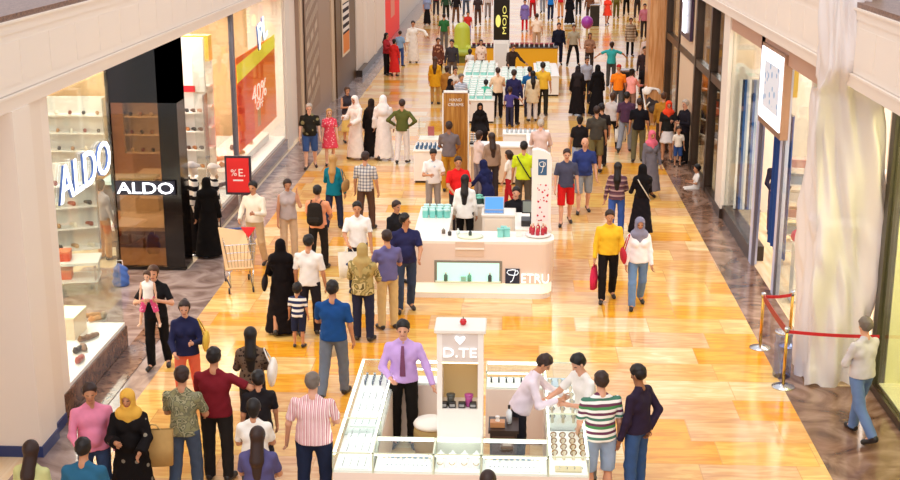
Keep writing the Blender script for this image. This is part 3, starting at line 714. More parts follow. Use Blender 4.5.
# ------------------------------------------------------------------ small goods
def put(o, loc, rz=0, label=None, scale=None):
    o.location = loc; o.rotation_euler = (0, 0, rz)
    if label: o['label'] = label
    if scale: o.scale = (scale,)*3
    return o
def series(first, spots, labels=None):
    for i, sp in enumerate(spots):
        o = first if i == 0 else copy_tree(first)
        put(o, sp[:3], sp[3] if len(sp) > 3 else 0, labels[i] if labels else None)
def shoe_obj(col, label, group, heel=0, sole='E8E0D4', boot=0):
    g = Field(); g.k = .02
    g.cap((-.09, 0, .045+heel), (.02, 0, .045+heel*.4), .036, .036); g.cap((.02, 0, .045+heel*.4), (.11, .006, .032), .036, .036, fy=1.1); g.cap((-.085, 0, .05+heel), (-.075, 0, .085+heel+boot), .034, .03)
    def cut(V, X, Y, Z): return np.maximum(np.maximum(V, .012-Z), -(np.sqrt((X+.06)**2+(Y/.75)**2+(Z-.10-heel-boot)**2*.6)-.034))
    g.post = cut; P, Q = g.mesh(.009); m = mat('shoe_upper', col, .4)
    r = empty('shoe', (0, 0, 0), 0, label, 'shoe', group); mesh_obj('upper', P, Q, m, r)
    s = MB(); s.prism([(-.125, -.03), (-.02, -.028), (.1, -.042), (.14, -.02), (.148, .01), (.12, .04), (.0, .032), (-.12, .032), (-.13, 0)], 0, .014)
    if heel: s.box(-.12, -.09, -.02, .02, 0, heel+.02)
    s.build('sole', mat('shoe_sole', sole, .5), r); return r
def box_obj(name, sx, sy, sz, col, label, cat, group=None, band=None, lid=True):
    r = empty(name, (0, 0, 0), 0, label, cat, group)
    MB().box(-sx/2, sx/2, -sy/2, sy/2, 0, sz*.8, None, .004).build('body', mat('card', col, .45), r)
    MB().box(-sx/2-.004, sx/2+.004, -sy/2-.004, sy/2+.004, sz*.8, sz, None, .004).build('lid', mat('card', band or col, .45), r); return r
def bottle_obj(col, label, cat, group=None, cap='D8B060', h=.16, name='bottle'):
    r = empty(name, (0, 0, 0), 0, label, cat, group)
    MB().lathe([(.01, 0), (.035, .003), (.036, h*.62), (.014, h*.76), (.013, h*.82)], n=12).build('body', mat('bottle_glass', col, .1), r, True)
    MB().lathe([(.016, h*.8), (.017, h*.98), (.008, h)], n=10).build('cap', mat('bottle_cap', cap, .3), r, True); return r

# ================================================================== jewellery kiosk
KX0, KX1, KY0, KY1, KT, KD = -1.98, .93, 13.4, 16.42, 1.05, .46
CAB = mat('kiosk_cabinet', 'F0DED2', .4); DECK = mat('white_velvet', 'FBF8F4', .7); CFR = mat('pale_green_glass_edge', 'E6ECCF', .2); TILE = mat('pink_plinth', 'D9B8A8', .4)
def counter(x0, x1, y0, y1, label):
    r = empty('display_counter', ((x0+x1)/2, (y0+y1)/2, 0), 0, label, 'counter', 'glass counters of the jewellery kiosk')
    a, b, c, d = -(x1-x0)/2, (x1-x0)/2, -(y1-y0)/2, (y1-y0)/2
    MB().box(a, b, c, d, .06, .80).build('cabinet', CAB, r); MB().box(a+.03, b-.03, c+.03, d-.03, 0, .06).build('plinth', TILE, r)
    MB().box(a+.012, b-.012, c+.012, d-.012, .80, .825).build('display_deck', DECK, r)
    g = MB(); t = .006
    g.box(a, b, c, c+t, .80, KT-t).box(a, b, d-t, d, .80, KT-t).box(a, a+t, c+t, d-t, .80, KT-t).box(b-t, b, c+t, d-t, .80, KT-t); g.build('glass_sides', GLG, r)
    MB().box(a, b, c, d, KT-t, KT).build('glass_top', GLG, r)
    f = MB(); e = .009
    for (p, q, u, v) in ((a, b, c, c+e), (a, b, d-e, d), (a, a+e, c, d), (b-e, b, c, d)): f.box(p, q, u, v, KT-.012, KT+.003)
    for p in (a, b-e):
        for q in (c, d-e): f.box(p, p+e, q, q+e, .80, KT)
    f.build('frame', CFR, r)
    l = MB()
    if b-a > d-c: l.box(a+.02, b-.02, c+.012, c+.03, KT-.035, KT-.015).box(a+.02, b-.02, d-.03, d-.012, KT-.035, KT-.015)
    else: l.box(a+.012, a+.03, c+.02, d-.02, KT-.035, KT-.015).box(b-.03, b-.012, c+.02, d-.02, KT-.035, KT-.015)
    l.build('fill_strip', DECKFILL, r); return r  # unseen glowing strips, added to whiten the display decks
cxm = -.55
counter(KX0, KX0+KD, KY0, KY0+1.0, 'glass counter at the near kiosk corner beside the man in a pink striped shirt')
counter(KX0, KX0+KD, KY0+1.0, KY1, 'long glass counter of white trays, left of the salesman in a lilac shirt')
counter(KX0+KD, -.83, KY0, KY0+KD, 'front glass counter with a row of white ring stands, before the lilac shirt salesman')
counter(-.83, -.29, KY0, KY0+KD, 'short glass counter of white busts beneath the kiosk tower')
counter(-.29, KX1-KD, KY0, KY0+KD, 'front glass counter of white ring stands, before the bending salesman')
counter(KX1-KD, KX1, KY0, KY0+1.25, 'glass counter of bronze bracelet stands, beside the man in green and white stripes')
counter(KX1-KD, KX1, KY0+1.25, KY1, 'glass counter of silver jewellery that the man in a white tee leans on')
counter(-.29, KX1-KD, KY1-.4, KY1, 'back glass counter holding a row of dark watches, behind the bending salesman')
counter(KX0+KD, -.83, KY1-.3, KY1, 'narrow back glass counter behind the salesman in a lilac shirt')
# tower
TY = KY0+KD+.02
r = empty('display_tower', (-.55, TY+.2, 0), 0, 'tall white tower with a heart logo and a lit shelf rising from the jewellery kiosk', 'display tower')
TW = .265
MB().box(-TW, TW, -.2, .2, 0, 1.40).build('cabinet', WHITE, r)
MB().box(-TW, -TW+.06, -.2, .2, 1.40, 2.33).build('side_panel', WHITE, r); MB().box(TW-.06, TW, -.2, .2, 1.40, 2.33).build('side_panel', WHITE, r)
MB().box(-TW+.06, TW-.06, .17, .2, 1.40, 1.98).build('back_panel', mat('gold_back', 'E3C68C', .35), r)
hd = MB().box(-TW+.06, TW-.06, -.2, .2, 1.98, 2.33).build('header', mat('header_grey_white', 'DDD2CA', .35), r)
MB().box(-TW-.03, TW+.03, -.23, .23, 2.33, 2.38, None, .01).build('top_board', OFFW, r)
MB().box(-TW+.06, TW-.06, -.19, -.17, 1.96, 1.98).build('shelf_light', mat('warm_led', 'FFE0A0', .5, emit=4), r)
PINKL = mat('raised_white_letter', 'FFFFFF', .3, emit=.5)
m = MB(); hp = [(.0, -.055), (.05, -.0), (.062, .025), (.05, .045), (.03, .045), (.0, .02), (-.03, .045), (-.05, .045), (-.062, .025), (-.05, 0)]
m.add([(x, -.205, 2.255+z) for x, z in hp]+[(x, -.225, 2.255+z) for x, z in hp], [tuple(range(9, -1, -1)), tuple(range(10, 20))]+[(i, (i+1) % 10, 10+(i+1) % 10, 10+i) for i in range(10)])
m.build('heart_logo', mat('ice_white', 'F2F8FF', .3, emit=.5), hd)
letters('D.TE', .38, .11, PINKL, (0, -.205, 2.10), 'front', .02, hd)
t = empty('red_ornament', (-.52, TY+.15, 2.38), 0, 'small red ball ornament on top of the kiosk tower', 'ornament'); MB().lathe([(.004, 0), (.03, .01), (.042, .04), (.03, .07), (.004, .08)], n=12).build('ball', mat('red_gloss', 'C8202A', .2), t, True)
MB().tube([(0, 0, .075), (0, 0, .1)], .006, 6).build('stem', mat('green_stem', '3E6A2E', .5), t)
# goods inside
def watch(col, g, lab):
    r = empty('watch', (0, 0, 0), 0, lab, 'watch', g); m = MB(); pts = [(0, .03*math.cos(q), .035+.03*math.sin(q)) for q in np.linspace(-1.2, 4.3, 12)]
    m.tube(pts, .011, 6); m.build('strap', mat('strap', col, .4), r, True); MB().lathe([(.002, 0), (.019, .001), (.019, .009), (.003, .011)], n=12).build('dial', STEEL, r, True, (0, 0, .062)); return r
DZ = .826
w = watch('3A4A5C', 'dark watches at the far end of the long side counter', 'dark blue watch standing at the far end of the long side counter')
series(w, [(KX0+.08+.1*i, KY1-.12-.13*j, DZ) for j in range(3) for i in range(4)])
w = watch('2A2E30', 'dark watches in the back counter', 'dark watch upright in the back glass counter behind the bending salesman')
series(w, [(-.22+.1*i, KY1-.2, DZ) for i in range(6)])
def tray(lab, grp, c='FFFFFF', w_=.36, d_=.34):
    r = empty('jewellery_tray', (0, 0, 0), 0, lab, 'tray', grp)
    MB().box(-w_/2, w_/2, -d_/2, d_/2, 0, .02, None, .004).build('tray', mat('white_leather', c, .5), r)
    m = MB()
    for i in range(4): m.tube([(-w_/2+.05+.085*i, -d_/2+.04, .026), (-w_/2+.055+.085*i, 0, .03), (-w_/2+.05+.085*i, d_/2-.04, .026)], .004, 5)
    m.build('necklaces', STEEL, r); return r
t = tray('white leather tray of fine chains in the long side counter', 'white trays of chains in the side counter')
series(t, [(KX0+.23, KY0+.2+.4*i, DZ) for i in range(6)])
def ringstand(col, lab, grp):
    r = empty('ring_stand', (0, 0, 0), 0, lab, 'ring stand', grp)
    cn = MB().lathe([(.026, 0), (.026, .006), (.018, .012), (.008, .07), (.003, .078)], n=10).build('cone', mat('ring_cone', col, .4), r, True)
    MB().lathe([(.0125, .04), (.016, .043), (.0125, .047)], n=10).build('ring', GOLDM, cn, True); return r
q = ringstand('FFFFFF', 'white cone ring stand before the salesman in a lilac shirt', 'white ring stands before the lilac shirt salesman')
series(q, [(-1.42+.066*i, KY0+.30, DZ) for i in range(9)])
q = ringstand('FFFFFF', 'white cone ring stand before the bending salesman', 'white ring stands before the bending salesman')
series(q, [(-.24+.066*i, KY0+.30, DZ) for i in range(10)])
def strip(x, lab, w_):
    r = empty('jewellery_tray', (x, KY0+.12, DZ), 0, lab, 'tray'); MB().box(-w_/2, w_/2, -.08, .08, 0, .018, None, .004).build('tray', mat('white_leather', 'FFFFFF', .5), r)
    m = MB()
    for i in range(int(w_/.05)-1): m.lathe([(.012, .018), (.012, .024), (.004, .028)], -w_/2+.05+.05*i, .02, 8)
    m.build('rings', STEEL, r)
strip(-1.14, 'long white ring tray before the salesman in a lilac shirt', .56); strip(.07, 'long white ring tray before the bending salesman', .62)
for x, lb in ((-1.14, 'blue grey bracelet pad in the front counter before the lilac shirt salesman'), (.07, 'blue grey bracelet pad in the front counter before the bending salesman')):
    r = empty('bracelet_pad', (x, KY0+.395, DZ), 0, lb, 'display pad'); MB().box(-.24, .24, -.035, .035, 0, .03, None, .005).build('pad', mat('blue_grey_velvet', '9FB0C4', .8), r)
    MB().tube([(-.2, 0, .034), (-.07, .008, .036), (.07, -.008, .036), (.2, 0, .034)], .005, 5).build('bracelet', STEEL, r)
def bust(lab, grp):
    g = Field(); g.k = .02; g.cap((0, 0, .02), (0, 0, .05), .045, .05, fy=.5); g.cap((-.02, 0, .09), (.02, 0, .09), .03, fy=.7); g.cap((0, 0, .09), (0, 0, .14), .02, .016)
    P, Q = g.mesh(.009); r = empty('necklace_bust', (0, 0, 0), 0, lab, 'display bust', grp); bb = mesh_obj('bust', P, Q, mat('white_velvet_bust', 'FFFFFF', .6), r)
    MB().tube([(.035*math.cos(a), -.03+.01*math.sin(a), .09+.035*math.sin(a)) for a in np.linspace(3.4, 6.0, 8)], .003, 5).build('necklace', GOLDM, bb); return r
b = bust('white necklace bust in the short counter beneath the kiosk tower', 'white necklace busts beneath the kiosk tower')
series(b, [(-.76+.137*i, KY0+.13+.15*j, DZ) for j in range(2) for i in range(4)])
def bracelet(col, lab, grp, r0=.035):
    r = empty('bracelet_stand', (0, 0, 0), 0, lab, 'bracelet stand', grp)
    MB().box(-.012, .012, -.02, .02, 0, .11).build('stand', mat('beige_stand', 'E0CDB0', .5), r)
    MB().tube([(r0*1.0*math.cos(a), .0, .085+r0*math.sin(a)*.9) for a in np.linspace(0, 6.28, 13)], .008, 6, cap=False).build('bracelet', col, r, True); return r
BRZ = mat('bronze', '9A6E3A', .3, .8)
b = bracelet(BRZ, 'bronze bracelet on a stand by the man in green and white stripes', 'bronze bracelets on stands')
series(b, [(KX1-KD+.08+.11*i, KY0+.42+.17*j, DZ, .3) for j in range(4) for i in range(4)])
b = bracelet(STEEL, 'silver bracelet on a stand under the man leaning in a white tee', 'silver bracelets on stands', .03)
series(b, [(KX1-KD+.09+.13*i, KY0+1.5+.24*j, DZ, -.4) for j in range(6) for i in range(3)])
t = tray('blue grey tray of silver pieces in the counter under the man in a white tee', None, 'B9C6D4', .3, .3); put(t, (KX1-.24, KY1-.2, DZ))
t = tray('beige tray at the near corner of the kiosk by the striped polo man', None, 'D9C7A4', .3, .14); put(t, (KX1-.23, KY0+.14, DZ))
# on and in the kiosk
r = empty('woven_stool', (-.98, 15.35, 0), 0, 'round woven stool with a cream seat and yellow base inside the jewellery kiosk', 'stool')
MB().lathe([(.19, 0), (.2, .02), (.2, .16)], n=22).build('base', mat('yellow_base', 'D8B02C', .5), r, True); MB().lathe([(.2, .16), (.225, .3), (.225, .48), (.21, .56)], n=22).build('body', mat('woven_tan', 'A88C56', .8), r, True); MB().lathe([(.22, .56), (.23, .59), (.2, .63), (.02, .64)], n=22).build('seat_pad', OFFW, r, True)
r = empty('desk_cabinet', (-.08, 14.75, 0), 0, 'low dark brown cabinet inside the kiosk by the tower', 'cabinet')
MB().box(-.13, .2, -.2, .2, 0, .82).build('body', mat('dark_brown_wood', '3A2A22', .4), r); MB().box(-.15, .22, -.22, .22, .82, .86).build('top', mat('dark_brown_wood', '3A2A22', .4), r); dr = MB().box(-.1, .17, -.21, -.2, .54, .78).build('drawer', mat('brown_wood', '54382A', .4), r); MB().box(.0, .07, -.23, -.21, .66, .68).build('handle', STEEL, dr)
r = empty('tissue_box', (-.12, 14.67, .86), 0, 'tan box on the low dark cabinet inside the kiosk', 'box'); MB().box(-.09, .09, -.06, .06, 0, .07, None, .005).build('body', mat('tan_card', 'C98A5A', .5), r); MB().lathe([(.03, .07), (.02, .1), (.03, .13)], n=7).build('tissue', WHITE, r)
r = bottle_obj('E8ECF2', 'clear spray bottle with a black cap on the low dark cabinet in the kiosk', 'bottle', None, '201C1C', .24); put(r, (.02, 14.77, .86))
r = empty('card_reader', (.0, 13.62, KT), 0, 'dark brown card reader on the front glass counter before the bending salesman', 'card reader')
MB().box(-.07, .07, -.05, .05, 0, .035, None, .006).build('body', mat('dark_brown_plastic', '5A4432', .4), r); MB().box(-.05, .05, -.03, .03, .035, .038).build('screen', mat('grey_screen', 'A89C88', .2), r)
for i, (x, c, k) in enumerate(((-.66, '4A4A42', 'round dark jar'), (-.45, 'B04A8C', 'purple orchid box'))):
    r = empty('jar', (x, TY+.1, 1.40), 0, k+' on the upper shelf of the kiosk tower', 'jar'); MB().lathe([(.03, 0), (.045, .02), (.04, .09), (.05, .13)], n=12).build('body', mat('jar', c, .4), r, True); MB().lathe([(.05, .13), (.052, .15), (.01, .16)], n=12).build('lid', mat('jar', c, .4), r, True)
for i, x in enumerate((-.74, -.64, -.53, -.40)):
    r = empty('camera', (x, TY+.06, 1.40), 0, 'black gift case on the tower shelf, '+['first from the lilac shirt salesman', 'second from the lilac shirt salesman', 'third from the lilac shirt salesman', 'nearest the bending salesman'][i], 'case'); r.name = 'gift_case'
    MB().box(-.04, .04, -.03, .03, 0, .07, None, .005).build('body', mat('black_leather', '241F20', .4), r); MB().box(-.03, .03, -.035, -.03, .02, .05).build('clasp_plate', mat('grey_tag', '9A9A9A', .4), r)

# ================================================================== perfume kiosk with a P logo
BX0, BX1, BY0, BY1, BT = -1.78, .80, 22.45, 26.4, 1.08
def rounded(x0, x1, y0, y1, r, corners='ne se'):
    pts = []
    for cx, cy, a0, on in ((x0+r, y0+r, 180, 'sw' in corners), (x1-r, y0+r, 270, 'se' in corners), (x1-r, y1-r, 0, 'ne' in corners), (x0+r, y1-r, 90, 'nw' in corners)):
        if on: pts += [(cx+r*math.cos(R(a0+i*15)), cy+r*math.sin(R(a0+i*15))) for i in range(7)]
        else: pts.append((cx-r if cx < (x0+x1)/2 else cx+r, cy-r if cy < (y0+y1)/2 else cy+r))
    return pts
PK = mat('peach_laminate', 'EAD3C4', .3); TOPW = mat('cream_counter_top', 'F5EDE2', .25)
r = empty('perfume_counter', (0, BY0, 0), 0, 'long peach fronted perfume counter with a lit niche and a navy P logo', 'counter')
pts = [(x, y-BY0) for x, y in rounded(BX0, BX1, BY0, BY0+.75, .28, 'se ne')]
shr = lambda k: [(x*(1-k)+(-.4)*k*1.0, y*(1-k*2)+.37*2*k) for x, y in pts]
MB().prism(pts, .30, BT-.05).build('body', PK, r, False); MB().prism(shr(.03), .0, .1).build('plinth', TOPW, r); MB().prism(shr(.02), .1, .3).build('base_band', mat('pale_green_white', 'F0F4E0', .3, emit=.5), r)
MB().prism([(x*1.01, y) for x, y in pts], BT-.05, BT).build('counter_top', TOPW, r)
MB().box(-.98, -.46, -.012, .0, .80, BT-.01).build('step_panel', mat('peach_step', 'E0C4AE', .35), r); MB().box(-.98, -.46, -.03, .1, .93, .96).build('step_shelf', TOPW, r)
nw = MB().box(-1.36, -.13, -.015, 0, .26+.04, .72).build('niche_frame', mat('dark_niche_frame', '8A8478', .3), r)
MB().box(-1.31, -.18, -.02, -.015, .34, .68).build('niche_glow', mat('aqua_glow', 'BDEBDD', .3, emit=.55), nw)
lp = MB().box(-.07, .19, -.02, 0, .30, .58).build('logo_plate', mat('navy_logo', '1E2A44', .3), r)
m = MB(); pth = [(.02, .33), (.06, .36), (.09, .45), (.11, .54), (.15, .55), (.165, .51), (.14, .47), (.08, .46), (.0, .47), (-.04, .51), (-.02, .55), (.06, .565), (.12, .56)]
m.tube([(x, -.026, z) for x, z in pth], .009, 6); m.build('script_letter', mat('silver_white', 'E8F4FF', .3, emit=.4), lp)
letters('ETRU', .50, .17, PINKL, (.47, -.002, .40), 'front', .03, r)
def niche_item(x, c, kind, lb):
    o = bottle_obj(c, lb, 'bottle', None, 'D9D9D0', .17) if kind else box_obj('gift_box', .09, .06, .09, c, lb, 'box'); put(o, (x, BY0-.05, .345)); 
niche_shelf = MB().box(-1.34, -.15, -.09, -.02, .325, .345).build('niche_shelf', CFR, nw)
niche_item(-1.15, '5A7A6A', 1, 'dark green bottle in the aqua niche, end farther from the P logo'); niche_item(-.83, '9AD0B8', 0, 'pale green box in the middle of the aqua niche'); niche_item(-.72, '6AB090', 1, 'green bottle beside the pale green box in the aqua niche'); niche_item(-.35, '40504C', 1, 'dark bottle in the aqua niche, end nearer the P logo')
# other counters of this kiosk
RECTS = [(KX0, KX0+KD, KY0, KY1), (KX1-KD, KX1, KY0, KY1), (KX0, KX1, KY0, KY0+KD), (KX0, KX1, KY1-.4, KY1), (-.85, -.26, KY0, KY0+.95), (BX0, BX1, BY0, BY0+.75)]
def plain_counter(x0, x1, y0, y1, z, label, name='counter', shelf=False, top=TOPW, body=OFFW):
    RECTS.append((x0, x1, y0, y1))
    r = empty(name, ((x0+x1)/2, (y0+y1)/2, 0), 0, label, 'counter'); a, c = (x1-x0)/2, (y1-y0)/2
    MB().box(-a, a, -c, c, .06, z-.05).build('body', body, r); MB().box(-a-.02, a+.02, -c-.02, c+.02, z-.05, z, None, .008).build('top', top, r); MB().box(-a+.03, a-.03, -c+.03, c-.03, 0, .06).build('plinth', DARKBR, r)
    if shelf: MB().box(-a+.05, a-.05, -c-.012, -c, z*.35, z*.9).build('drawer_panel', mat('cream_drawer', 'F2E6D6', .4), r)
    return r
plain_counter(BX0+.0, BX0+.62, 23.25, 25.4, 1.0, 'side counter of teal perfume boxes behind the man in a navy polo')
plain_counter(BX0+.67, -.42, 25.65, 26.2, .98, 'open cream shelf unit of dark and teal boxes beside the saleswoman in white', shelf=True)
plain_counter(-.55, .1, 25.0, 25.55, .95, 'back counter carrying the open laptop in the perfume kiosk', shelf=True)
plain_counter(.12, .78, 24.0, 25.3, .92, 'side counter carrying the cash register screen in the perfume kiosk')
plain_counter(-.62, .05, 23.7, 24.0, .74, 'low cream desk between the saleswoman and the seated salesman', shelf=True)
bx = box_obj('perfume_box', .1, .1, .17, '7CCFC4', 'x', 'box', 'teal perfume boxes on the side counter', 'BFE8E0')
series(bx, [(BX0+.12+.14*(i % 4), 24.5+.2*(i//4), 1.0, .2*i) for i in range(12)], ['teal perfume box on the side counter behind the man in a navy polo']*12)
bx = box_obj('perfume_box', .1, .1, .14, '2E4A44', 'x', 'box', 'dark perfume boxes on the shelf unit', '6ABFA8')
series(bx, [(-1.0+.12*(i % 5), 25.78+.22*(i//5), .98, .1*i) for i in range(9) if True][:9], ['dark green perfume box on the shelf unit behind the saleswoman in white']*9)
for i, sp in enumerate(((-1.1, 22.85), (-.95, 22.95), (-1.22, 22.98))):
    o = bottle_obj(['3A3430', 'D9E8E4', '7A6A5A'][i], ['dark', 'clear', 'brown'][i]+' tester bottle on the counter beside the saleswoman in white', 'bottle', None, 'C0C0C0', .11); put(o, (*sp, BT))
r = empty('tester_tray', (-.72, 22.75, BT), 0, 'round glass tester tray before the saleswoman in white', 'tray'); MB().lathe([(.22, 0), (.24, .02), (.24, .03), (.2, .035)], n=24, sy=.8).build('tray', CFR, r, True); MB().lathe([(.03, .03), (.03, .1), (.012, .12)], n=10).build('tester', mat('dark_glass', '3E4A48', .2), r, True)
bx = box_obj('gift_box', .11, .1, .16, '8ED6CC', 'x', 'box', 'teal gift boxes before the seated salesman', '7CC6BA'); series(bx, [(-.17, 22.8, BT), (-.05, 22.84, BT), (-.11, 22.95, BT)], ['teal gift box on the front counter before the seated salesman']*3)
bx = box_obj('gift_box', .1, .1, .13, 'F4EEE4', 'white gift box beside the teal ones on the perfume counter', 'box', None, 'E8DCCB'); put(bx, (.17, 22.88, BT))
r = empty('round_tray', (.52, 22.9, BT), 0, 'round white tray of red perfumes at the rounded counter end', 'tray'); MB().lathe([(.18, 0), (.23, .02), (.24, .04), (.21, .045)], n=24).build('tray', WHITE, r, True)
bo = bottle_obj('C0283A', 'red perfume bottle on the round tray at the counter end', 'bottle', 'red perfume bottles on the round tray', 'E8C0A0', .17); series(bo, [(.52+.13*math.cos(a), 22.9+.13*math.sin(a), BT+.045) for a in np.linspace(0, 5.4, 8)])
r = empty('laptop', (-.32, 25.2, .95), 0, 'open laptop with a bright blue screen on the back counter', 'laptop'); MB().box(-.2, .2, -.16, .1, 0, .02).build('keyboard_base', STEEL, r)
m = MB().add([(-.2, .1, .02), (.2, .1, .02), (.2, .16, .28), (-.2, .16, .28), (-.2, .115, .02), (.2, .115, .02), (.2, .175, .28), (-.2, .175, .28)], [(3, 2, 1, 0)[::-1], (7, 6, 5, 4), (0, 4, 5, 1), (1, 5, 6, 2), (2, 6, 7, 3), (3, 7, 4, 0)]); m.build('lid', mat('grey_lid', 'B8BCC4', .3), r)
m = MB().add([(-.18, .099, .035), (.18, .099, .035), (.18, .155, .268), (-.18, .155, .268)], [(0, 1, 2, 3)]); m.build('screen', mat('blue_screen', '4A86C8', .3, emit=.8), r)
r = empty('cash_register', (.42, 24.35, .92), 0, 'black cash register with a grey tilted screen behind the seated salesman', 'cash register'); MB().box(-.2, .2, -.18, .18, 0, .12, None, .01).build('drawer', mat('black_plastic', '242226', .4), r); MB().box(-.03, .03, .02, .08, .12, .26).build('stand', mat('black_plastic', '242226', .4), r)
MB().box(-.19, .19, .0, .03, .22, .48, None, .006).build('monitor', mat('black_plastic', '242226', .4), r); MB().box(-.17, .17, -.004, .0, .245, .46).build('screen', mat('grey_green_screen', '8A9690', .15), r)
r = empty('advert_tower', (.58, 23.45, 0), 0, 'rounded white advertising tower with a blue logo and red flowers in the perfume kiosk', 'display tower')
pz = [(-.18, .0), (.18, 0), (.18, 2.4), (.15, 2.5), (.05, 2.56), (-.08, 2.6), (-.18, 2.58)]
m = MB(); m.add([(x, -.1, z) for x, z in pz]+[(x, .1, z) for x, z in pz], [tuple(range(7)), tuple(range(13, 6, -1))]+[(i, 7+i, 7+(i+1) % 7, (i+1) % 7) for i in range(7)]); m.build('panel', WHITE, r)
MB().box(-.07, .09, -.106, -.1, 2.12, 2.42).build('logo_plate', mat('slate_blue', '3A6288', .3), r); m = MB(); m.tube([(x*.55-.03, -.112, (z-.45)*.9+2.27) for x, z in pth], .007, 6); m.build('script_letter', WHITE, r)
MB().box(-.08, .13, -.106, -.1, 1.25, 1.95).build('poster', cloth('F3E4E0', ('dots', 16, 'C22A3A', .32)), r)

# ================================================================== wooden panel kiosk and its white counters
r = empty('wood_panel', (-1.37, 31.6, 0), 0, 'tall warm wooden panel with a white edge and two lines of white lettering', 'panel')
MB().box(-.30, .30, -.04, .08, 0, 2.38).build('board', WOOD, r); MB().box(-.33, -.30, -.06, .1, 0, 2.42, WHITE).box(.30, .33, -.06, .1, 0, 2.42, WHITE).box(-.33, .33, -.06, .1, 2.38, 2.42, WHITE).build('edging', None, r)
letters('HAND', .30, .07, WHITE, (0, -.045, 2.21), 'front', .01, r); letters('CREAMS', .38, .07, WHITE, (0, -.045, 2.09), 'front', .01, r)
plain_counter(-1.0, .38, 31.9, 32.5, 1.0, 'cream front counter of the wooden panel kiosk', body=mat('beige_laminate', 'E6CDB0', .4))
plain_counter(-.2, 1.0, 33.6, 34.2, 1.0, 'white back counter of the wooden panel kiosk, beside the man in a pale pink shirt', body=WHITE)
plain_counter(.42, 1.0, 31.9, 33.5, 1.0, 'white side counter of the wooden panel kiosk beside the walkway', body=WHITE)
plain_counter(-2.45, -1.75, 32.0, 33.0, .85, 'low white display table left of the wooden panel', body=WHITE)
r = empty('glass_cabinet', (-2.1, 34.0, 0), 0, 'square glass display cabinet with a pink card behind the low white table', 'cabinet'); MB().box(-.35, .35, -.3, .3, 0, .8).build('base', OFFW, r); MB().box(-.35, .35, -.3, .3, .8, 1.3).build('glass_box', GLG, r); MB().box(-.12, .05, .0, .02, .85, 1.1).build('card', mat('dusty_pink', 'B05A5A', .5), r)
bo = bottle_obj('4A6A8A', 'small blue bottle on the low white table left of the wooden panel', 'bottle', 'small bottles on the low white table', 'E8E8E8', .13); series(bo, [(-2.38+.11*(i % 6), 32.15+.2*(i//6), .85) for i in range(18)])
bo = bottle_obj('B9C2C8', 'small grey bottle on the white counters of the wooden panel kiosk', 'bottle', 'small bottles on the white kiosk counters', '9AA4AC', .12); series(bo, [(-.1+.12*i, 33.75, 1.0) for i in range(9)]+[(.55+.1*(i % 4), 32.1+.28*(i//4), 1.0) for i in range(12)])
r = empty('brochure_rack', (-.9, 32.1, 1.0), 0, 'black and white brochure rack on the cream counter by the seated woman', 'rack'); MB().box(-.14, .14, -.06, .06, 0, .05).build('base', mat('black_plastic', '242226', .4), r)
for i in range(3): MB().box(-.12+.085*i, -.05+.085*i, -.03, .0, .05, .28).build('brochure', cloth('EDEDED', ('h', .06, ['333333', 'EEEEEE', 'EEEEEE'])), r)

# ================================================================== low tables of teal boxes, yellow counters, totem
plain_counter(-1.75, -.55, 40.8, 45.9, .75, 'low white table of teal boxes near the boy in green', body=WHITE)
plain_counter(-.45, .75, 44.2, 48.5, .75, 'low white table of teal boxes behind the family in navy', body=WHITE)
plain_counter(-1.75, -.55, 46.3, 50, .75, 'low white table of teal boxes before the yellow counter', body=WHITE)
plain_counter(.85, 1.7, 46.5, 50, .75, 'low white table of teal boxes at the walkway corner', body=WHITE)
bx = box_obj('soap_box', .2, .16, .13, '9ADBD0', 'x', 'box', 'teal and white boxes on the low tables', 'F4F4EC')
rng = random.Random(4); sp = []
for (x0, x1, y0, y1) in ((-1.7, -.6, 40.9, 45.8), (-.4, .7, 44.3, 48.4), (-1.7, -.6, 46.4, 49.9), (.9, 1.65, 46.6, 49.9)):
    nx = int((x1-x0)/.27); ny = int((y1-y0)/.42)
    for i in range(nx):
        for j in range(ny): sp.append((x0+.15+.27*i, y0+.2+.42*j, .75, rng.uniform(-.3, .3)))
series(bx, sp, ['small teal box with a white lid on the low white tables']*len(sp))
YEL = mat('mustard_yellow', 'E0A818', .4)
plain_counter(-1.65, -.62, 52.6, 53.2, 1.05, 'yellow fronted counter left of the white poster board', body=YEL, top=mat('dark_top', '4A3C2E', .3))
plain_counter(-.1, 1.85, 52.6, 53.2, 1.05, 'yellow fronted counter of dark goods beside the walking man in black', body=YEL, top=mat('dark_top', '4A3C2E', .3))
bx = box_obj('cosmetic_box', .14, .12, .14, '3A1E1E', 'x', 'box', 'dark boxes on the yellow counters', '9A2A2A'); series(bx, [(-.0+.2*i, 52.75+.2*j, 1.05) for i in range(9) for j in range(2)]+[(-1.55+.2*i, 52.8, 1.05) for i in range(5)], ['dark red box on top of the yellow counters']*23)
r = empty('poster_board', (-.42, 50.6, 0), 0, 'white standing poster board between the two yellow counters', 'poster'); MB().box(-.30, .30, -.03, .03, .3, 1.55).build('board', WHITE, r); MB().box(-.24, .24, -.04, -.03, .45, 1.42).build('print', mat('pale_print', 'E2DCD4', .5), r); MB().box(-.3, -.26, -.1, .1, 0, .3, STEEL).box(.26, .3, -.1, .1, 0, .3, STEEL).build('feet', None, r)
r = empty('totem_sign', (-.5, 61, 0), 0, 'black totem with a yellow oval and sideways yellow letters', 'sign'); MB().box(-.37, .37, -.2, .2, 0, 2.6).build('body', mat('black_totem', '14120E', .3), r)
YL = mat('lime_yellow', 'E6E47A', .5, emit=.4)
m = MB(); m.lathe([(.12, -.21), (.12, -.2)], n=18); 
for i, v in enumerate(m.v): m.v[i] = (v[0]-.16, v[2], 1.3+v[1]*2.4)
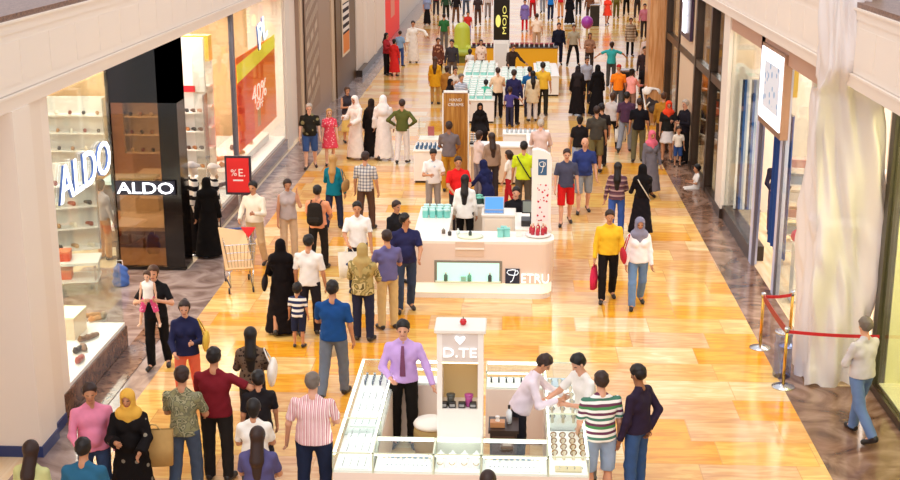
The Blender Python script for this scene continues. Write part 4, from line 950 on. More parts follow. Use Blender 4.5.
m.build('yellow_oval', YL, r); letters('MOJO', 1.3, .24, YL, (.16, -.2, 1.35), 'front', .02, r, rot=math.pi/2)
r = empty('kiddie_chair', atY(461, 60, 53) and (at(462, 62).x, at(462, 62).y, 0), 0, 'lime green egg backed massage chair beyond the low tables', 'chair')
g = Field(); g.k = .06; g.cap((0, .1, .5), (0, .2, 1.35), .38, .34, fy=.7); g.cap((-.32, -.1, .45), (-.32, -.1, .6), .12); g.cap((.32, -.1, .45), (.32, -.1, .6), .12); P, Q = g.mesh(.04); mesh_obj('shell', P, Q, mat('lime_green', 'B4BE3C', .35), r)
g = Field(); g.cap((-.2, -.15, .4), (.2, -.15, .4), .18); P, Q = g.mesh(.04); mesh_obj('seat', P, Q, mat('lime_green_seat', '9AA83A', .5), r); MB().box(-.35, .35, -.3, .35, 0, .25).build('base', mat('dark_green', '5A5E22', .4), r)
r = empty('balloon', at(587, 33, .75), 0, 'purple striped balloon floating by the man with brown hair', 'balloon'); g = MB(); g.lathe([(.03, -.42), (.2, -.36), (.33, -.2), (.38, 0), (.33, .2), (.2, .34), (.02, .4)], n=18); g.build('balloon_skin', mat('purple', '9A3AA0', .3), r, True); MB().tube([(0, 0, -.42), (.02, 0, -.75)], .01, 5).build('string', WHITE, r)
r.location.z = 1.25; r.scale = (.75, .75, .75); r.children[1].scale = (1, 1, 2.2)
p = at(641, 26); r = empty('litter_bin', (4.5, p.y, 0), 0, 'tall black litter bin near the wooden pillar, farther one', 'bin'); MB().box(-.25, .25, -.25, .25, 0, 1.1).build('body', mat('black_bin', '26221E', .3), r); MB().box(-.27, .27, -.27, .27, 1.1, 1.16).build('rim', STEEL, r)
p = at(640, 84); r = empty('litter_bin', (3.95, 44.5, 0), 0, 'tall black litter bin near the wooden pillar, nearer one behind the woman in pink', 'bin'); MB().box(-.25, .25, -.25, .25, 0, 1.2).build('body', mat('black_bin', '26221E', .3), r); MB().box(-.27, .27, -.27, .27, 1.2, 1.26).build('rim', STEEL, r)

# ================================================================== rope barrier
def post(p, lab, h=.95):
    r = empty('barrier_post', (p.x, p.y, 0), 0, lab, 'barrier post', 'posts of the red rope barrier')
    MB().lathe([(.17, 0), (.17, .015), (.05, .035), (.03, .05)], n=24).build('base', STEEL, r, True); MB().lathe([(.025, .04), (.025, h-.06)], n=12).build('pole', GOLDM, r, True); MB().lathe([(.04, h-.07), (.04, h-.01), (.02, h)], n=12).build('cap', STEEL, r, True); return p
pa = post(at(760, 348), 'brass barrier post standing farthest out on the gold marble'); pb = post(at(789, 346), 'brass barrier post closest to the shop window, behind the blue drum'); pc = post(at(783, 387), 'near brass barrier post in front of the plastic wrapped column')
def belt(a, b, col, lab, z=.88, w_=.05, sag=.02, z2=None):
    m = MB(); z2 = z if z2 is None else z2; n = 8; d = Vector((b[0]-a[0], b[1]-a[1], 0)).normalized(); nx = Vector((-d.y, d.x, 0))*.006
    vs = []
    for i in range(n+1):
        t = i/n; x = a[0]+(b[0]-a[0])*t; y = a[1]+(b[1]-a[1])*t; zz = z+(z2-z)*t-sag*4*t*(1-t)
        for sg in (-1, 1):
            for k in (-1, 1): vs.append((x+nx.x*sg, y+nx.y*sg, zz+w_/2*k))
    for i in range(n):
        q = i*4; 
        for (u, v) in ((0, 1), (1, 3), (3, 2), (2, 0)): m.f.append((q+u, q+v, q+4+v, q+4+u))
    m.v = vs; m.m = [0]*len(m.f); m.f += [(0, 2, 3, 1), (n*4, n*4+1, n*4+3, n*4+2)]; m.m += [0, 0]
    tag(m.build('barrier_belt', mat('belt', col, .6)), lab, 'belt')
belt(pa, pb, 'C41E24', 'short red belt between the two rear barrier posts'); belt(pa, pc, '9E3028', 'wide dull red belt running down to the near barrier post', w_=.11); belt(pc, (5.40, 18.05), 'C41E24', 'long red belt from the near post past the plastic sheeting to the shop frame', z2=.92)
r = empty('water_drum', (4.19, 18.78, 0), 0, 'tall translucent blue plastic drum behind the near barrier post', 'drum'); MB().lathe([(.12, 0), (.135, .02), (.135, .55), (.125, .62), (.13, .66), (.13, .72)], n=24).build('drum', glass('blue_plastic', 'CAD8FA', .3), r, True); MB().lathe([(.14, .7), (.14, .73), (.12, .735)], n=24).build('rim', STEEL, r, True)

# ================================================================== shoe shop contents
for i, (px, py, c, z) in enumerate(((91, 318, 'C8884E', .42), (97, 321, 'C8884E', .42), (86, 341, '6A4A34', .42), (92, 339, '7A5A40', .42), (79, 352, '2E2A28', .42), (80, 362, 'B05040', .42), (104, 318, '9A8A78', .42), (84, 350, '8A6A50', .42))):
    p = at(px, py, z); lab = ['tan shoe at the far end of the white window deck, toe to the glass', 'tan shoe at the far end of the white deck, beside its twin', 'dark brown shoe in the middle of the white window deck', 'brown shoe behind the dark brown one on the white deck', 'black shoe next to the cream column on the white deck', 'red brown shoe nearest the cream column on the white deck', 'grey shoe at the corner of the glass on the white deck', 'mid brown shoe between black and dark brown ones on the deck'][i]
    s = shoe_obj(c, lab, None); put(s, p, .6+.2*i, scale=1.15)
def wall_shelf(x, y, z, w_, lab, rz=0, n=4):
    r = empty('shelf_unit', (x, y, z), rz, lab, 'shelf'); MB().box(-w_/2, w_/2, .3, .34, 0, n*.42, mat('shelf_back', 'ECE4DC', .5)).build('back_panel', None, r)
    for i in range(n): MB().box(-w_/2, w_/2, 0, .3, i*.42, i*.42+.03).build('shelf', WHITE, r)
    MB().box(-w_/2-.03, -w_/2, 0, .34, 0, n*.42, STEEL).box(w_/2, w_/2+.03, 0, .34, 0, n*.42, STEEL).build('side_frame', None, r); return r
def fill(x, y, z, w_, n, k, cols, grp, lab, rz=0):
    for ci, c in enumerate(cols):
        sp = []
        for i in range(n):
            for j in range(k):
                if (i*k+j*3+i) % len(cols) == ci:
                    q = Matrix.Rotation(rz, 3, 'Z') @ Vector((-w_/2+w_*(j+.5)/k, .13, i*.42+.03)); sp.append((x+q.x, y+q.y, z+q.z, rz+math.pi*.6))
        if sp: s = shoe_obj(c, lab % ci if '%' in lab else lab, grp); series(s, sp)
NM = ['cream', 'red brown', 'black', 'tan']
for si, (x, y, z, w_, rz, lb) in enumerate(((-8.3, 29.0, 1.3, 1.2, 0, 'left of the dark glass'), (-10.2, 29.0, .9, 1.6, 0, 'deep in the shoe shop'), (-8.6, 23.4, .5, 1.5, .4, 'behind the glass corner of the shoe shop'), (-12.2, 29, 1.2, 1.6, 0, 'at the far end of the shoe shop'))):
    wall_shelf(x, y, z, w_, 'white wall shelf of shoes ' + lb, rz)
    for ci, c in enumerate(('E8DCC8', '8A3A2A', '2A2626', 'B08050')):
        sp = []
        for i in range(4):
            for j in range(5):
                if (i*5+j) % 4 == ci:
                    q = Matrix.Rotation(rz, 3, 'Z') @ Vector((-w_/2+w_*(j+.5)/5, .13, i*.42+.03)); sp.append((x+q.x, y+q.y, z+q.z, rz+math.pi*.6))
        s = shoe_obj(c, NM[ci]+' shoe on the white wall shelf '+lb, NM[ci]+' shoes on the shelf '+lb); series(s, sp)
r = empty('display_table', (-8.3, 22.6, 0), .2, 'glass topped display table with red boxes inside the shoe shop', 'table'); MB().box(-.7, .7, -.35, .35, .55, .6).build('tabletop', WHITE, r); MB().box(-.68, .68, -.33, .33, .22, .25).build('lower_shelf', WHITE, r)
for x in (-.66, .62):
    for y in (-.32, .28): MB().box(x, x+.04, y, y+.04, 0, .55).build('leg', STEEL, r)
for i in range(2): o = box_obj('shoe_box', .5, .3, .18, 'E8502A', ['orange red shoe box on the glass topped table', 'orange red shoe box on the lower shelf of the glass topped table'][i], 'box', None, 'F08050'); put(o, (-8.35, 22.55, .6-.35*i), .2)
r = empty('display_cube', (-7.05, 19.0, .42), 0, 'pale translucent display cube on the white window deck', 'display stand'); MB().box(-.45, .3, -.3, .3, 0, .35).build('cube', mat('pale_beige_acrylic', 'EAD8C0', .2), r); MB().box(-.46, .31, -.31, .31, .35, .37).build('top', CFR, r)
p = at(132, 262); r = empty('shopping_bag', (-7.3, 22.9, 0), .3, 'crumpled blue bag standing before the dark glass', 'bag')
g = Field(); g.cap((0, 0, .1), (0, 0, .3), .16, .13, fy=.6); g.post = lambda V, X, Y, Z: np.maximum(V+.02*np.sin(30*X+20*Z)*np.sin(25*Z+10*Y), -Z); P, Q = g.mesh(.02); mesh_obj('bag_body', P, Q, mat('blue_plastic_bag', '4468B0', .35), r); MB().tube([(-.06, 0, .38), (-.05, 0, .5), (.05, 0, .5), (.06, 0, .38)], .008, 6).build('handle', WHITE, r)
r = empty('counter_desk', (-8.4, 27.5, 0), 0, 'dark desk with a pale glass top behind the tinted glass', 'desk'); MB().box(-.5, .5, -.4, .4, 0, 1.0).build('body', mat('dark_desk', '4A3626', .4), r); MB().box(-.55, .55, -.45, .45, 1.0, 1.06).build('top', mat('aqua_white_top', 'D6E8E4', .2), r)
# shoe wall in the second window
wall_shelf(-7.15, 28.1, .72, .62, 'narrow white shelf wall of small shoes in the second window', n=5)
r = empty('header_panel', (-7.15, 28.35, 2.85), 0, 'tall blank white panel with a red label above the narrow shelf wall', 'panel'); MB().box(-.32, .32, 0, .1, 0, 1.2).build('panel', WHITE, r); MB().box(-.3, .1, -.02, 0, .0, .14).build('red_label', mat('red_label', 'D02030', .5), r)
for ci, c in enumerate(('5A3A28', 'A86A3A', '2A2626')):
    s = shoe_obj(c, ['dark brown', 'tan', 'black'][ci]+' shoe on the narrow white shelf wall in the second window', ['dark brown', 'tan', 'black'][ci]+' shoes on the narrow shelf wall'); series(s, [(-7.39+.15*j, 28.23, .73+.42*i, 2.0) for i in range(5) for j in range(4) if (i+j) % 3 == ci])
r = empty('shelf_unit', (-7.55, 30.5, 1.0), 0, 'white shelves of blue and yellow goods beside the black portal', 'shelf'); MB().box(-.4, .4, 0, .05, -1, 2.3).build('back_panel', OFFW, r)
for i in range(4): MB().box(-.4, .4, -.35, 0, .2+i*.5, .23+i*.5).build('shelf', WHITE, r)
MB().box(-.42, .42, -.36, .0, 2.3, 2.9).build('header', mat('yellow_header', 'C8A41E', .4, emit=.2), r)
for i, c in enumerate(('2F62B0', '3A3A3A', 'C04A3A', '2F62B0', 'E8E8E8', '6A3A28')): o = box_obj('shoe_box', .22, .2, .2, c, ['blue box on the upper', 'charcoal box on the upper', 'red box on the middle', 'blue box on the middle', 'white box on the lower', 'brown box on the lower'][i]+' shelf beside the black portal', 'box'); put(o, (-7.72+.32*(i % 2), 30.3, 2.23-.5*(i//2)))
# low white podium and shoes in the second window
for i, (px, py) in enumerate(((205, 148), (212, 151), (204, 163), (203, 175), (228, 140), (235, 146), (233, 141), (243, 138))):
    p = at(px, py, .9); 
r = empty('podium', (-8.1, 28.1, .42), 0, 'white podium behind the narrow shelf wall in the second window', 'podium'); MB().box(-.4, .45, -1.1, .9, 0, .5).build('body', WHITE, r); MB().box(-.43, .48, -1.13, .93, .5, .53).build('top', WHITE, r)
r = empty('podium', (-7.3, 32.6, .42), 0, 'long low white podium with tan shoes under the orange poster', 'podium'); MB().box(-.4, .5, -2.4, 2.9, 0, .2).build('body', WHITE, r); MB().box(-.43, .53, -2.43, 2.93, .2, .22).build('top', WHITE, r)
for i, (x, y, z, c) in enumerate(((-6.75, 27.2, .43, '3A2E44'), (-7.2, 27.0, .43, '3A2E44'), (-6.75, 29.3, .43, '28242A'), (-7.1, 29.8, .43, '8A6A50'))):
    s = shoe_obj(c, ['purple heeled shoe on the white deck by the narrow shelf wall', 'second purple heeled shoe on the white deck, set back from the glass', 'black heeled shoe on the white deck beyond the narrow shelf wall', 'brown heeled shoe on the white deck beyond the narrow shelf wall'][i], None, heel=.06); put(s, (x, y, z), 1+i, scale=1.3)
for i in range(6):
    s = shoe_obj(['C88A5A', 'C88A5A', 'B87848', '8A6A50', 'D9A878', 'D9A878'][i], 'tan shoe on the long low podium under the orange poster', 'tan shoes on the long low podium'); put(s, (-6.95-.3*(i % 2), 30.7+.75*i, .64), .5+i*.3, scale=1.5)
r = empty('display_table', (-6.9, 26.2, .42), 0, 'white table with a printed card between the two mannequins', 'table'); MB().box(-.28, .3, -.3, .3, .9, .94).build('tabletop', WHITE, r); MB().box(-.25, .27, -.27, .27, 0, .9).build('pedestal', WHITE, r)

# right hand shops
def rack(x, y, rz, w_, h, n, lab, cols, seed):
    r = empty('merchandise_rack', (x, y, 0), rz, lab, 'rack')
    MB().box(-w_/2, -w_/2+.04, 0, .4, 0, h, STEEL).box(w_/2-.04, w_/2, 0, .4, 0, h, STEEL).build('side_frame', None, r); rg = random.Random(seed); M = Matrix.Rotation(rz, 3, 'Z')
    for i in range(n):
        z = .3+(h-.4)*i/n; MB().box(-w_/2+.04, w_/2-.04, 0, .4, z, z+.025).build('shelf', OFFW, r)
    for ci, (c, cn) in enumerate(cols):
        o = box_obj('folded_stack', .26, .28, .16, c, cn+' folded pile on the '+lab, 'clothes', cn+' piles on the '+lab); sp = []
        k = int(w_/.32)
        for i in range(n):
            for j in range(k):
                if (i*2+j) % len(cols) == ci: q = M @ Vector((-w_/2+.2+j*(w_-.3)/k, .2, .325+(h-.4)*i/n)); sp.append((x+q.x, y+q.y, q.z, rz))
        series(o, sp)
rack(6.3, 24.6, -.25, 1.9, 2.4, 6, 'white rack behind the light box', [('E6D8CC', 'beige'), ('C8968A', 'pink'), ('8A9AA8', 'grey blue')], 1)
rack(6.0, 22.6, -.25, 1.2, 2.2, 6, 'white rack beside the plastic sheeting', [('EDE6DC', 'white'), ('B87868', 'rust')], 2)
r = empty('blue_banner', (5.3, 28.4, 0), 0, 'tall blue and white striped banner inside the right shop window', 'banner')
MB().box(-.3, .3, 0, .03, .3, 3.2).build('banner_sheet', cloth('3A6AC0', ('v', .2, ['3A64A8', 'B0C0DC', 'F0F0F0', '2E3A58'])), r); MB().box(-.3, .3, -.1, .12, 0, .3).build('base', STEEL, r)
r = empty('blue_curtain', (5.15, 24.4, .2), 0, 'deep blue fabric panel hanging between two pale window frames', 'curtain'); m = MB()
n = 30; vs = [(0+.04*math.sin(i*1.1), -.75+.05*i, z) for z in (.25, 3.0) for i in range(n)]+[(.012+.04*math.sin(i*1.1), -.75+.05*i, z) for z in (.25, 3.0) for i in range(n)]
m.add(vs, [(i, i+1, n+i+1, n+i) for i in range(n-1)]+[(2*n+i+1, 2*n+i, 3*n+i, 3*n+i+1) for i in range(n-1)]); m.build('fabric', cloth('33508F'), r, True); MB().tube([(0, -.8, 3.02), (0, .8, 3.02)], .02, 8).build('rail', STEEL, r)
r = empty('pink_bag', (5.25, 22.6, 1.1), 0, 'magenta handbag on a white stand behind the right window', 'handbag'); g = Field(); g.cap((-.1, 0, .12), (.1, 0, .12), .12, fy=.6); P, Q = g.mesh(.02); mesh_obj('bag_body', P, Q, mat('magenta', 'C82A6A', .4), r); MB().tube([(-.08, 0, .22), (0, 0, .38), (.08, 0, .22)], .01, 6).build('handle', mat('magenta', 'C82A6A', .4), r)
r = empty('white_stand', (5.25, 22.6, 0), 0, 'slim white pedestal under the magenta handbag', 'stand'); MB().box(-.15, .15, -.15, .15, .04, 1.06).build('pedestal', WHITE, r); MB().box(-.18, .18, -.18, .18, 1.06, 1.1).build('top', WHITE, r); MB().box(-.18, .18, -.18, .18, 0, .04).build('base', STEEL, r)
rack(5.9, 36.5, -1.2, 2.2, 2.2, 4, 'dark rack behind the mullioned window', [('5A3A2A', 'brown'), ('C0A070', 'straw'), ('2A2A2A', 'black')], 3)
rack(5.9, 32.0, -1.2, 1.8, 2.2, 4, 'rack at the near end of the mullioned shop', [('8A2A2A', 'dark red'), ('D8C0A0', 'sand')], 5)
# ------------------------------------------------------------------ everyone in the hall
PLACED = []
def free(x, y, r):
    return all((x-a)**2+(y-b)**2 > ((r+c)/2)**2 for a, b, c in PLACED) and all(not (x0-r*.5 < x < x1+r*.5 and y0-r*.55 < y < y1+r*.55) for x0, x1, y0, y1 in RECTS)
def PP(px, py, label, h=1.74, a=0, **k):
    p = at(px, py, k.pop('z', h*.99)); off = k.pop('dy', 0); q = math.sin(R(k.get('lean', 0)))*.62
    p.x -= math.sin(R(a))*q; p.y -= math.cos(R(a))*q
    x, y = p.x, p.y+off; r = .36 if k.get('sex') == 'c' else .46
    if not k.get('lean') and not k.pop('keep', False):
        dx, dy = x/math.hypot(x, y), y/math.hypot(x, y)
        for t in [v*sg for v in np.arange(0, 1.2, .05) for sg in (1, -1)]:
            if free(x+dx*t, y+dy*t, r): x += dx*t; y += dy*t; break
    k.pop('keep', None); PLACED.append((x, y, r))
    return person((x, y, 0), a=a, h=h, label=label, **k)
def bag(p, sg, col, label, kind='tote', w_=.3, h_=.32, drop=.14, name='handbag', cat='bag', rz=None, pat=None, logo=None, off=(0, 0)):
    v = hand(p, sg) if isinstance(sg, int) else Vector(sg)
    r = empty(name, (v.x+off[0], v.y+off[1], max(v.z-drop-h_, .03)), p.rotation_euler.z+math.pi/2 if rz is None else rz, label, cat)
    g = Field(); g.k = .02; n = 5
    if kind == 'tote':
        t = .045; m = MB(); vs = []
        for z, wx, ty in ((0, w_*.45, t), (h_*.5, w_*.48, t*1.25), (h_, w_*.5, t*.5)):
            for i in range(12):
                q = 2*math.pi*i/12; c_, s_ = math.cos(q), math.sin(q); vs.append((wx*(abs(c_)**.5)*(1 if c_ > 0 else -1), ty*(abs(s_)**.5)*(1 if s_ > 0 else -1), z))
        fs = [(i, (i+1) % 12, 12+(i+1) % 12, 12+i) for i in range(12)]+[(12+i, 12+(i+1) % 12, 24+(i+1) % 12, 24+i) for i in range(12)]+[tuple(range(11, -1, -1))]
        m.add(vs, fs); o = m.build('bag_body', cloth(col, pat), r, True)
    else:
        g.cap((-w_*.3, 0, h_*.4), (w_*.3, 0, h_*.4), h_*.42, fy=.45); P, Q = g.mesh(.018); mesh_obj('bag_body', P, Q, cloth(col, pat), r)
    dz = v.z-r.location.z
    MB().tube([(-w_*.28, 0, h_*.85), (-.03, 0, dz-.01), (.03, 0, dz-.01), (w_*.28, 0, h_*.85)], .009, 6).build('handle', cloth(col), r, True)
    if logo: 
        m = MB(); m.lathe([(.07, -.055), (.07, -.05)], n=16)
        for i, q in enumerate(m.v): m.v[i] = (q[0], q[2], h_*.55+q[1]*.5)
        m.build('oval_logo', mat('navy_oval', logo, .4), r)
    return r
def shoulder_bag(p, sg, col, label, z=.95, w_=.3, h_=.26, fwd=-.02):
    j = p['_j']; s = Vector(j[6:9] if sg < 0 else j[9:12]); M = Matrix.Translation(p.location) @ Matrix.Rotation(p.rotation_euler.z, 4, 'Z')
    r = empty('handbag', M @ Vector((s.x+sg*.12, fwd, 0)), p.rotation_euler.z+math.pi/2, label, 'bag'); r.location.z = z-.1
    g = Field(); g.k = .02; g.cap((-w_*.3, 0, h_*.45), (w_*.3, 0, h_*.45), h_*.42, fy=.42); g.cap((-w_*.32, 0, h_*.25), (w_*.32, 0, h_*.25), h_*.35, fy=.42); P, Q = g.mesh(.018); mesh_obj('bag_body', P, Q, cloth(col), r)
    t = s.z-r.location.z+.05; MB().tube([(-w_*.3, 0, h_*.7), (-.06, sg*.06, t*.8), (-.02, sg*.1, t), (.02, sg*.1, t), (.06, sg*.06, t*.8), (w_*.3, 0, h_*.7)], .010, 6).build('strap', cloth(col), r, True); return r
def backpack(p, col, label, z=1.0, s=1.0):
    M = Matrix.Translation(p.location) @ Matrix.Rotation(p.rotation_euler.z, 4, 'Z')
    r = empty('backpack', M @ Vector((0, -.2*s, z)), p.rotation_euler.z, label, 'backpack')
    g = Field(); g.k = .03; g.k = .06; g.cap((-.06, 0, .08), (-.05, 0, .34), .105, .095, fy=.7); g.cap((.06, 0, .08), (.05, 0, .34), .105, .095, fy=.7); P, Q = g.mesh(.018); mesh_obj('pack_body', P, Q, cloth(col), r)
    g = Field(); g.cap((-.06, -.07, .1), (.06, -.07, .1), .07, fy=.5); P, Q = g.mesh(.018); mesh_obj('front_pocket', P, Q, cloth(col), r)
    for sg in (-1, 1): MB().tube([(sg*.09, .02, .38), (sg*.1, .12, .45), (sg*.11, .28, .42), (sg*.12, .33, .25)], .014, 6).build('strap', cloth(col), r, True)
    return r
K, W = 'c', 'w'
# -- near rows
PP(29, 442, 'person with long dark hair and pale yellow-green top beside the cream column', 1.62, 10, sex=W, hair=('long', 'n'), top=('tee', 'C9C88A'), bot=('trousers', '3A3A44'), turn=-25)
PP(82, 440, 'person with dark hair in a teal blue shirt, in front of the pink hoodie', 1.66, 0, top=('tee', '2E6280'), bot=('trousers', '2A2E3A'), hair=('short', 'k'), fat=1.1)
PP(89, 384, 'person in a pink hoodie and jeans facing the camera beside the yellow headscarf', 1.66, 160, top=('long', 'E88AA6'), bot=('trousers', '3A4A6A'), arms=('down', 'low'), hair=('short', 'n'), fat=1.1)
p = PP(127, 389, 'woman in a yellow headscarf and flowered black abaya walking with a tan bag', 1.64, 172, sex=W, scarf=('hijab', 'E6B04A'), top=('abaya', '171212', ('dots', 7, '8A8070', .17)), bot=None, arms=('low', 'bent'), walk=.5, fat=1.1, turn=8)
bag(p, at(153, 424, 1.14), 'C9A468', 'large tan shopping bag on the arm of the woman in the yellow headscarf', w_=.46, h_=.46, drop=.07, rz=.15)
PP(181, 368, 'man in a mottled green-grey camouflage tee and jeans, back to the camera', 1.74, 4, top=('tee', '7A7A5A', ('camo', ['8E8A66', '75735A', 'A39C7A', '5F6148', '8A8468'], 13)), bot=('trousers', '4A566A'), arms=('low', 'low'), hair=('short', 'n'), walk=.4)
PP(213, 349, 'man in a maroon tee reaching his arm over the boy in black', 1.78, 6, top=('tee', '7A1E28'), bot=('trousers', '2A2624'), arms=('low', (10, 62, 25, 0)), hair=('short', 'k'), fat=1.12)
PP(258, 372, 'boy in a black tee under the arm of the man in maroon', 1.5, -20, sex=K, top=('tee', '231F22'), bot=('trousers', '2E2C30'), hair=('short', 'k'), hs=1.05)
PP(253, 400, 'woman in a white blouse with black dots below the boy in black', 1.6, -5, sex=W, top=('tee', 'F0EAE0', ('dots', 9, '4A4440', .2)), bot=('trousers', '4A4A50'), hair=('bob', 'k'), arms=('low', 'low'))
PP(257, 428, 'woman with long hair in a dark blue-violet tee at the bottom edge', 1.62, 0, sex=W, top=('tee', '55507A'), bot=('trousers', '33333E'), hair=('long', 'n'), arms=('low', 'low'), fat=1.1)
p = PP(250, 328, 'woman with long dark hair in a brown leopard print blouse', 1.64, -5, sex=W, top=('long', '6E5A4A', ('dots', 22, '2E2420', .35)), bot=('trousers', '2A2626'), hair=('long', 'k'), arms=('bent', 'low'))
shoulder_bag(p, 1, 'F0E6DA', 'white shoulder bag of the woman in the leopard print blouse', z=.98, w_=.34, h_=.34)
PP(312, 375, 'stout man in a pink and white striped shirt and navy trousers', 1.74, 4, top=('tee', 'E0B4B4', ('v', .045, ['E8C8C8', 'D89A9E', 'F4E8E4', 'C88088'])), bot=('trousers', '232B44'), hair=('short', 'g'), fat=1.28, arms=((-5, 16, 18, 0), 'low'), skin='l', walk=.2)
p = PP(332, 281, 'man in a royal blue polo and grey jeans carrying a white plastic bag', 1.8, 6, top=('tee', '1E4A86'), bot=('trousers', '6E7684'), hair=('short', 'k'), walk=.6, fat=1.08, arms=('low', 'down'))
bag(p, -1, 'F2EEE8', 'white plastic bag hanging from the hand of the man in a royal blue polo', w_=.3, h_=.42, drop=.1, name='plastic_bag', rz=.3)
PP(404, 317, 'salesman in a lilac shirt and plum tie standing inside the jewellery kiosk', 1.78, 180, top=('shirt', 'C9A4DE'), bot=('trousers', '1C1816'), tie='7E4A66', arms=((12, 24, 22, -6), (14, 16, 62, 34)), hair=('short', 'k'), skin='l', dy=-.15, keep=True)
PP(540, 359, 'salesman in a pale pink shirt bending over the right kiosk counter', 1.72, 95, z=1.58, top=('shirt', 'EBDCE6'), bot=('trousers', '22222A'), lean=24, nod=25, arms=('lean', 'bent'), hair=('short', 'n'), dy=-.0)
PP(581, 359, 'man in a white tee leaning on the far side of the right kiosk counter', 1.74, -120, z=1.64, top=('tee', 'EFEAE4'), bot=('trousers', '8A8A90'), lean=12, nod=22, arms=('bent', 'lean'), hair=('short', 'k'), skin='l')
PP(602, 373, 'man in a polo with green, white and maroon stripes and pale blue shorts', 1.72, -12, top=('tee', 'F0EAE0', ('h', .235, ['F2EEE8', '6E3A52', 'F2EEE8', '4C8A52', '6E3A52', 'F2EEE8', '4C7A66'])), bot=('shorts', '9AB0CE'), arms=((8, 9, 35, 10), 'down'), hair=('short', 'n'), fat=1.12, skin='l', keep=True)
PP(640, 366, 'man in a dark aubergine shirt and blue jeans looking down at the jewellery kiosk', 1.76, -55, top=('shirt', '2E2236'), bot=('trousers', '3A5684'), arms=('down', 'back_hand'), hair=('short', 'k'), nod=18, skin='d', fat=1.05)
PP(867, 317, 'man in a pale grey shirt and jeans walking by the yellow shop window', 1.74, -32, top=('shirt', 'CFC8C8'), bot=('trousers', '6A80A8'), walk=.8, arms=('crossed', 'crossed'), hair=('short', 'g'), skin='l', fat=1.05)
PP(488, 472, 'top of a brown haired head at the bottom edge before the kiosk', 1.6, 0, sex=W, hair=('bob', 'n'), top=('tee', '6A4A44'), bot=('trousers', '333340'))
# -- mother with child, walkers on the left
p = PP(153, 266, 'woman in a black tee and trousers carrying a small child in her arms', 1.68, 178, sex=W, top=('tee', '1C1A1C'), bot=('trousers', '171517'), hair=('bob', 'b'), arms=((24, 26, 84, 52), (24, 26, 84, 52)), walk=.3, skin='l')
c = p.location
person((c.x-.03, c.y-.24, .0), a=180, h=.86, sex=K, label='toddler in a white vest and pink flowered shorts held by the woman in black', top=('vest', 'F2ECE8'), bot=('shorts', 'E85A92', ('dots', 26, 'F8E0E8', .25)), hair=('short', 'b'), skin='p', sit=False, spread=.12, shoe='E8C8B0', hs=1.25).location.z = .78
p = PP(184, 300, 'woman in a navy long-sleeved top and coral trousers walking towards the camera', 1.64, 172, sex=W, top=('long', '26284A'), bot=('trousers', 'EE7458'), arms=('bent', 'low'), hair=('bun', 'n'), walk=.6, skin='l')
shoulder_bag(p, -1, 'E2B84A', 'mustard yellow shoulder bag of the woman in coral trousers', z=1.0)
PP(206, 178, 'woman in a full black abaya standing at the red sale sign, facing the shop', 1.66, -20, sex=W, scarf=('shawl', '100C0C'), top=('abaya', '120E0E'), bot=None)
p = PP(280, 240, 'woman in a black abaya walking away beside the man in a white shirt', 1.64, -5, sex=W, scarf=('shawl', '140E10'), top=('abaya', '161012'), bot=None, walk=.4, arms=('low', 'down'))
shoulder_bag(p, -1, '2A2222', 'black handbag with silver trim on the left arm of the woman in the abaya', z=.9)
PP(308, 236, 'man in a plain white shirt and black trousers, back to the camera', 1.74, 8, top=('tee', 'EFE8E2'), bot=('trousers', '26222A'), hair=('short', 'k'), walk=.3)
PP(297, 286, 'small boy in a navy and white striped tee and dark shorts', 1.06, 5, sex=K, top=('tee', 'E8E2DC', ('h', .09, ['F0ECE8', '2A3054'])), bot=('shorts', '252A44'), hair=('short', 'k'))
p = PP(357, 202, 'young man in a white polo and dark trousers facing the camera with a shopping bag', 1.72, 175, top=('tee', 'F4EEEA'), bot=('trousers', '2A2830'), hair=('short', 'k'), arms=('down', 'low'))
bag(p, 1, 'F4F0EA', 'white shopping bag with a navy oval logo held beside the camouflage jacket', w_=.42, h_=.48, drop=.1, name='shopping_bag', rz=.15, logo='2A4A86')
p = PP(317, 186, 'person in a peach tee and black trousers wearing a black backpack', 1.7, 8, top=('tee', 'F0A078'), bot=('trousers', '26201E'), hair=('short', 'k'), arms=('low', 'low'), walk=.4)
backpack(p, '2A2420', 'black backpack on the back of the person in peach', z=.96)
PP(253, 182, 'man in a pale cream shirt and beige trousers pushing a cart', 1.72, 195, top=('shirt', 'EFE2CE'), bot=('trousers', 'CDB08A'), hair=('short', 'k'), arms=('bent', 'low'), walk=.3)
PP(287, 179, 'woman in a grey sleeveless top and beige trousers with her hand to her face', 1.68, 160, sex=W, top=('vest', 'B8A8A4'), bot=('trousers', 'D2B494'), hair=('bob', 'n'), arms=('face', 'down'), nod=14)
p = PP(333, 155, 'woman in a teal blouse and dark jeans with light brown hair', 1.68, 12, sex=W, top=('blouse', '127488'), bot=('trousers', '2E3248'), hair=('long', 'y'), arms=('bent', 'down'), walk=.5)
shoulder_bag(p, 1, 'A8804E', 'tan handbag of the woman in the teal blouse', z=1.0, w_=.34)
PP(365, 152, 'man in a grey and white plaid shirt and brown trousers', 1.76, 10, top=('tee', 'D8D0C8', ('plaid', '9A9AA0', '6A6A74')), bot=('trousers', '5A4034'), hair=('short', 'n'), walk=.5)
PP(362, 244, 'person in an olive camouflage hooded jacket and dark jeans', 1.68, 12, scarf=('hijab', 'B49A62'), top=('jacket', 'A08C58', ('camo', ['B09A62', '8A7A4A', 'C8B480', '6A5C36', 'A89258'], 7)), bot=('trousers', '2A2C42'), arms=('bent', 'low'), fat=1.08)
PP(387, 231, 'man in a violet-blue tee and khaki trousers beside the camouflage jacket', 1.74, -25, top=('tee', '6A6494'), bot=('trousers', 'D8B882'), hair=('short', 'n'), arms=('bent', 'bent'))
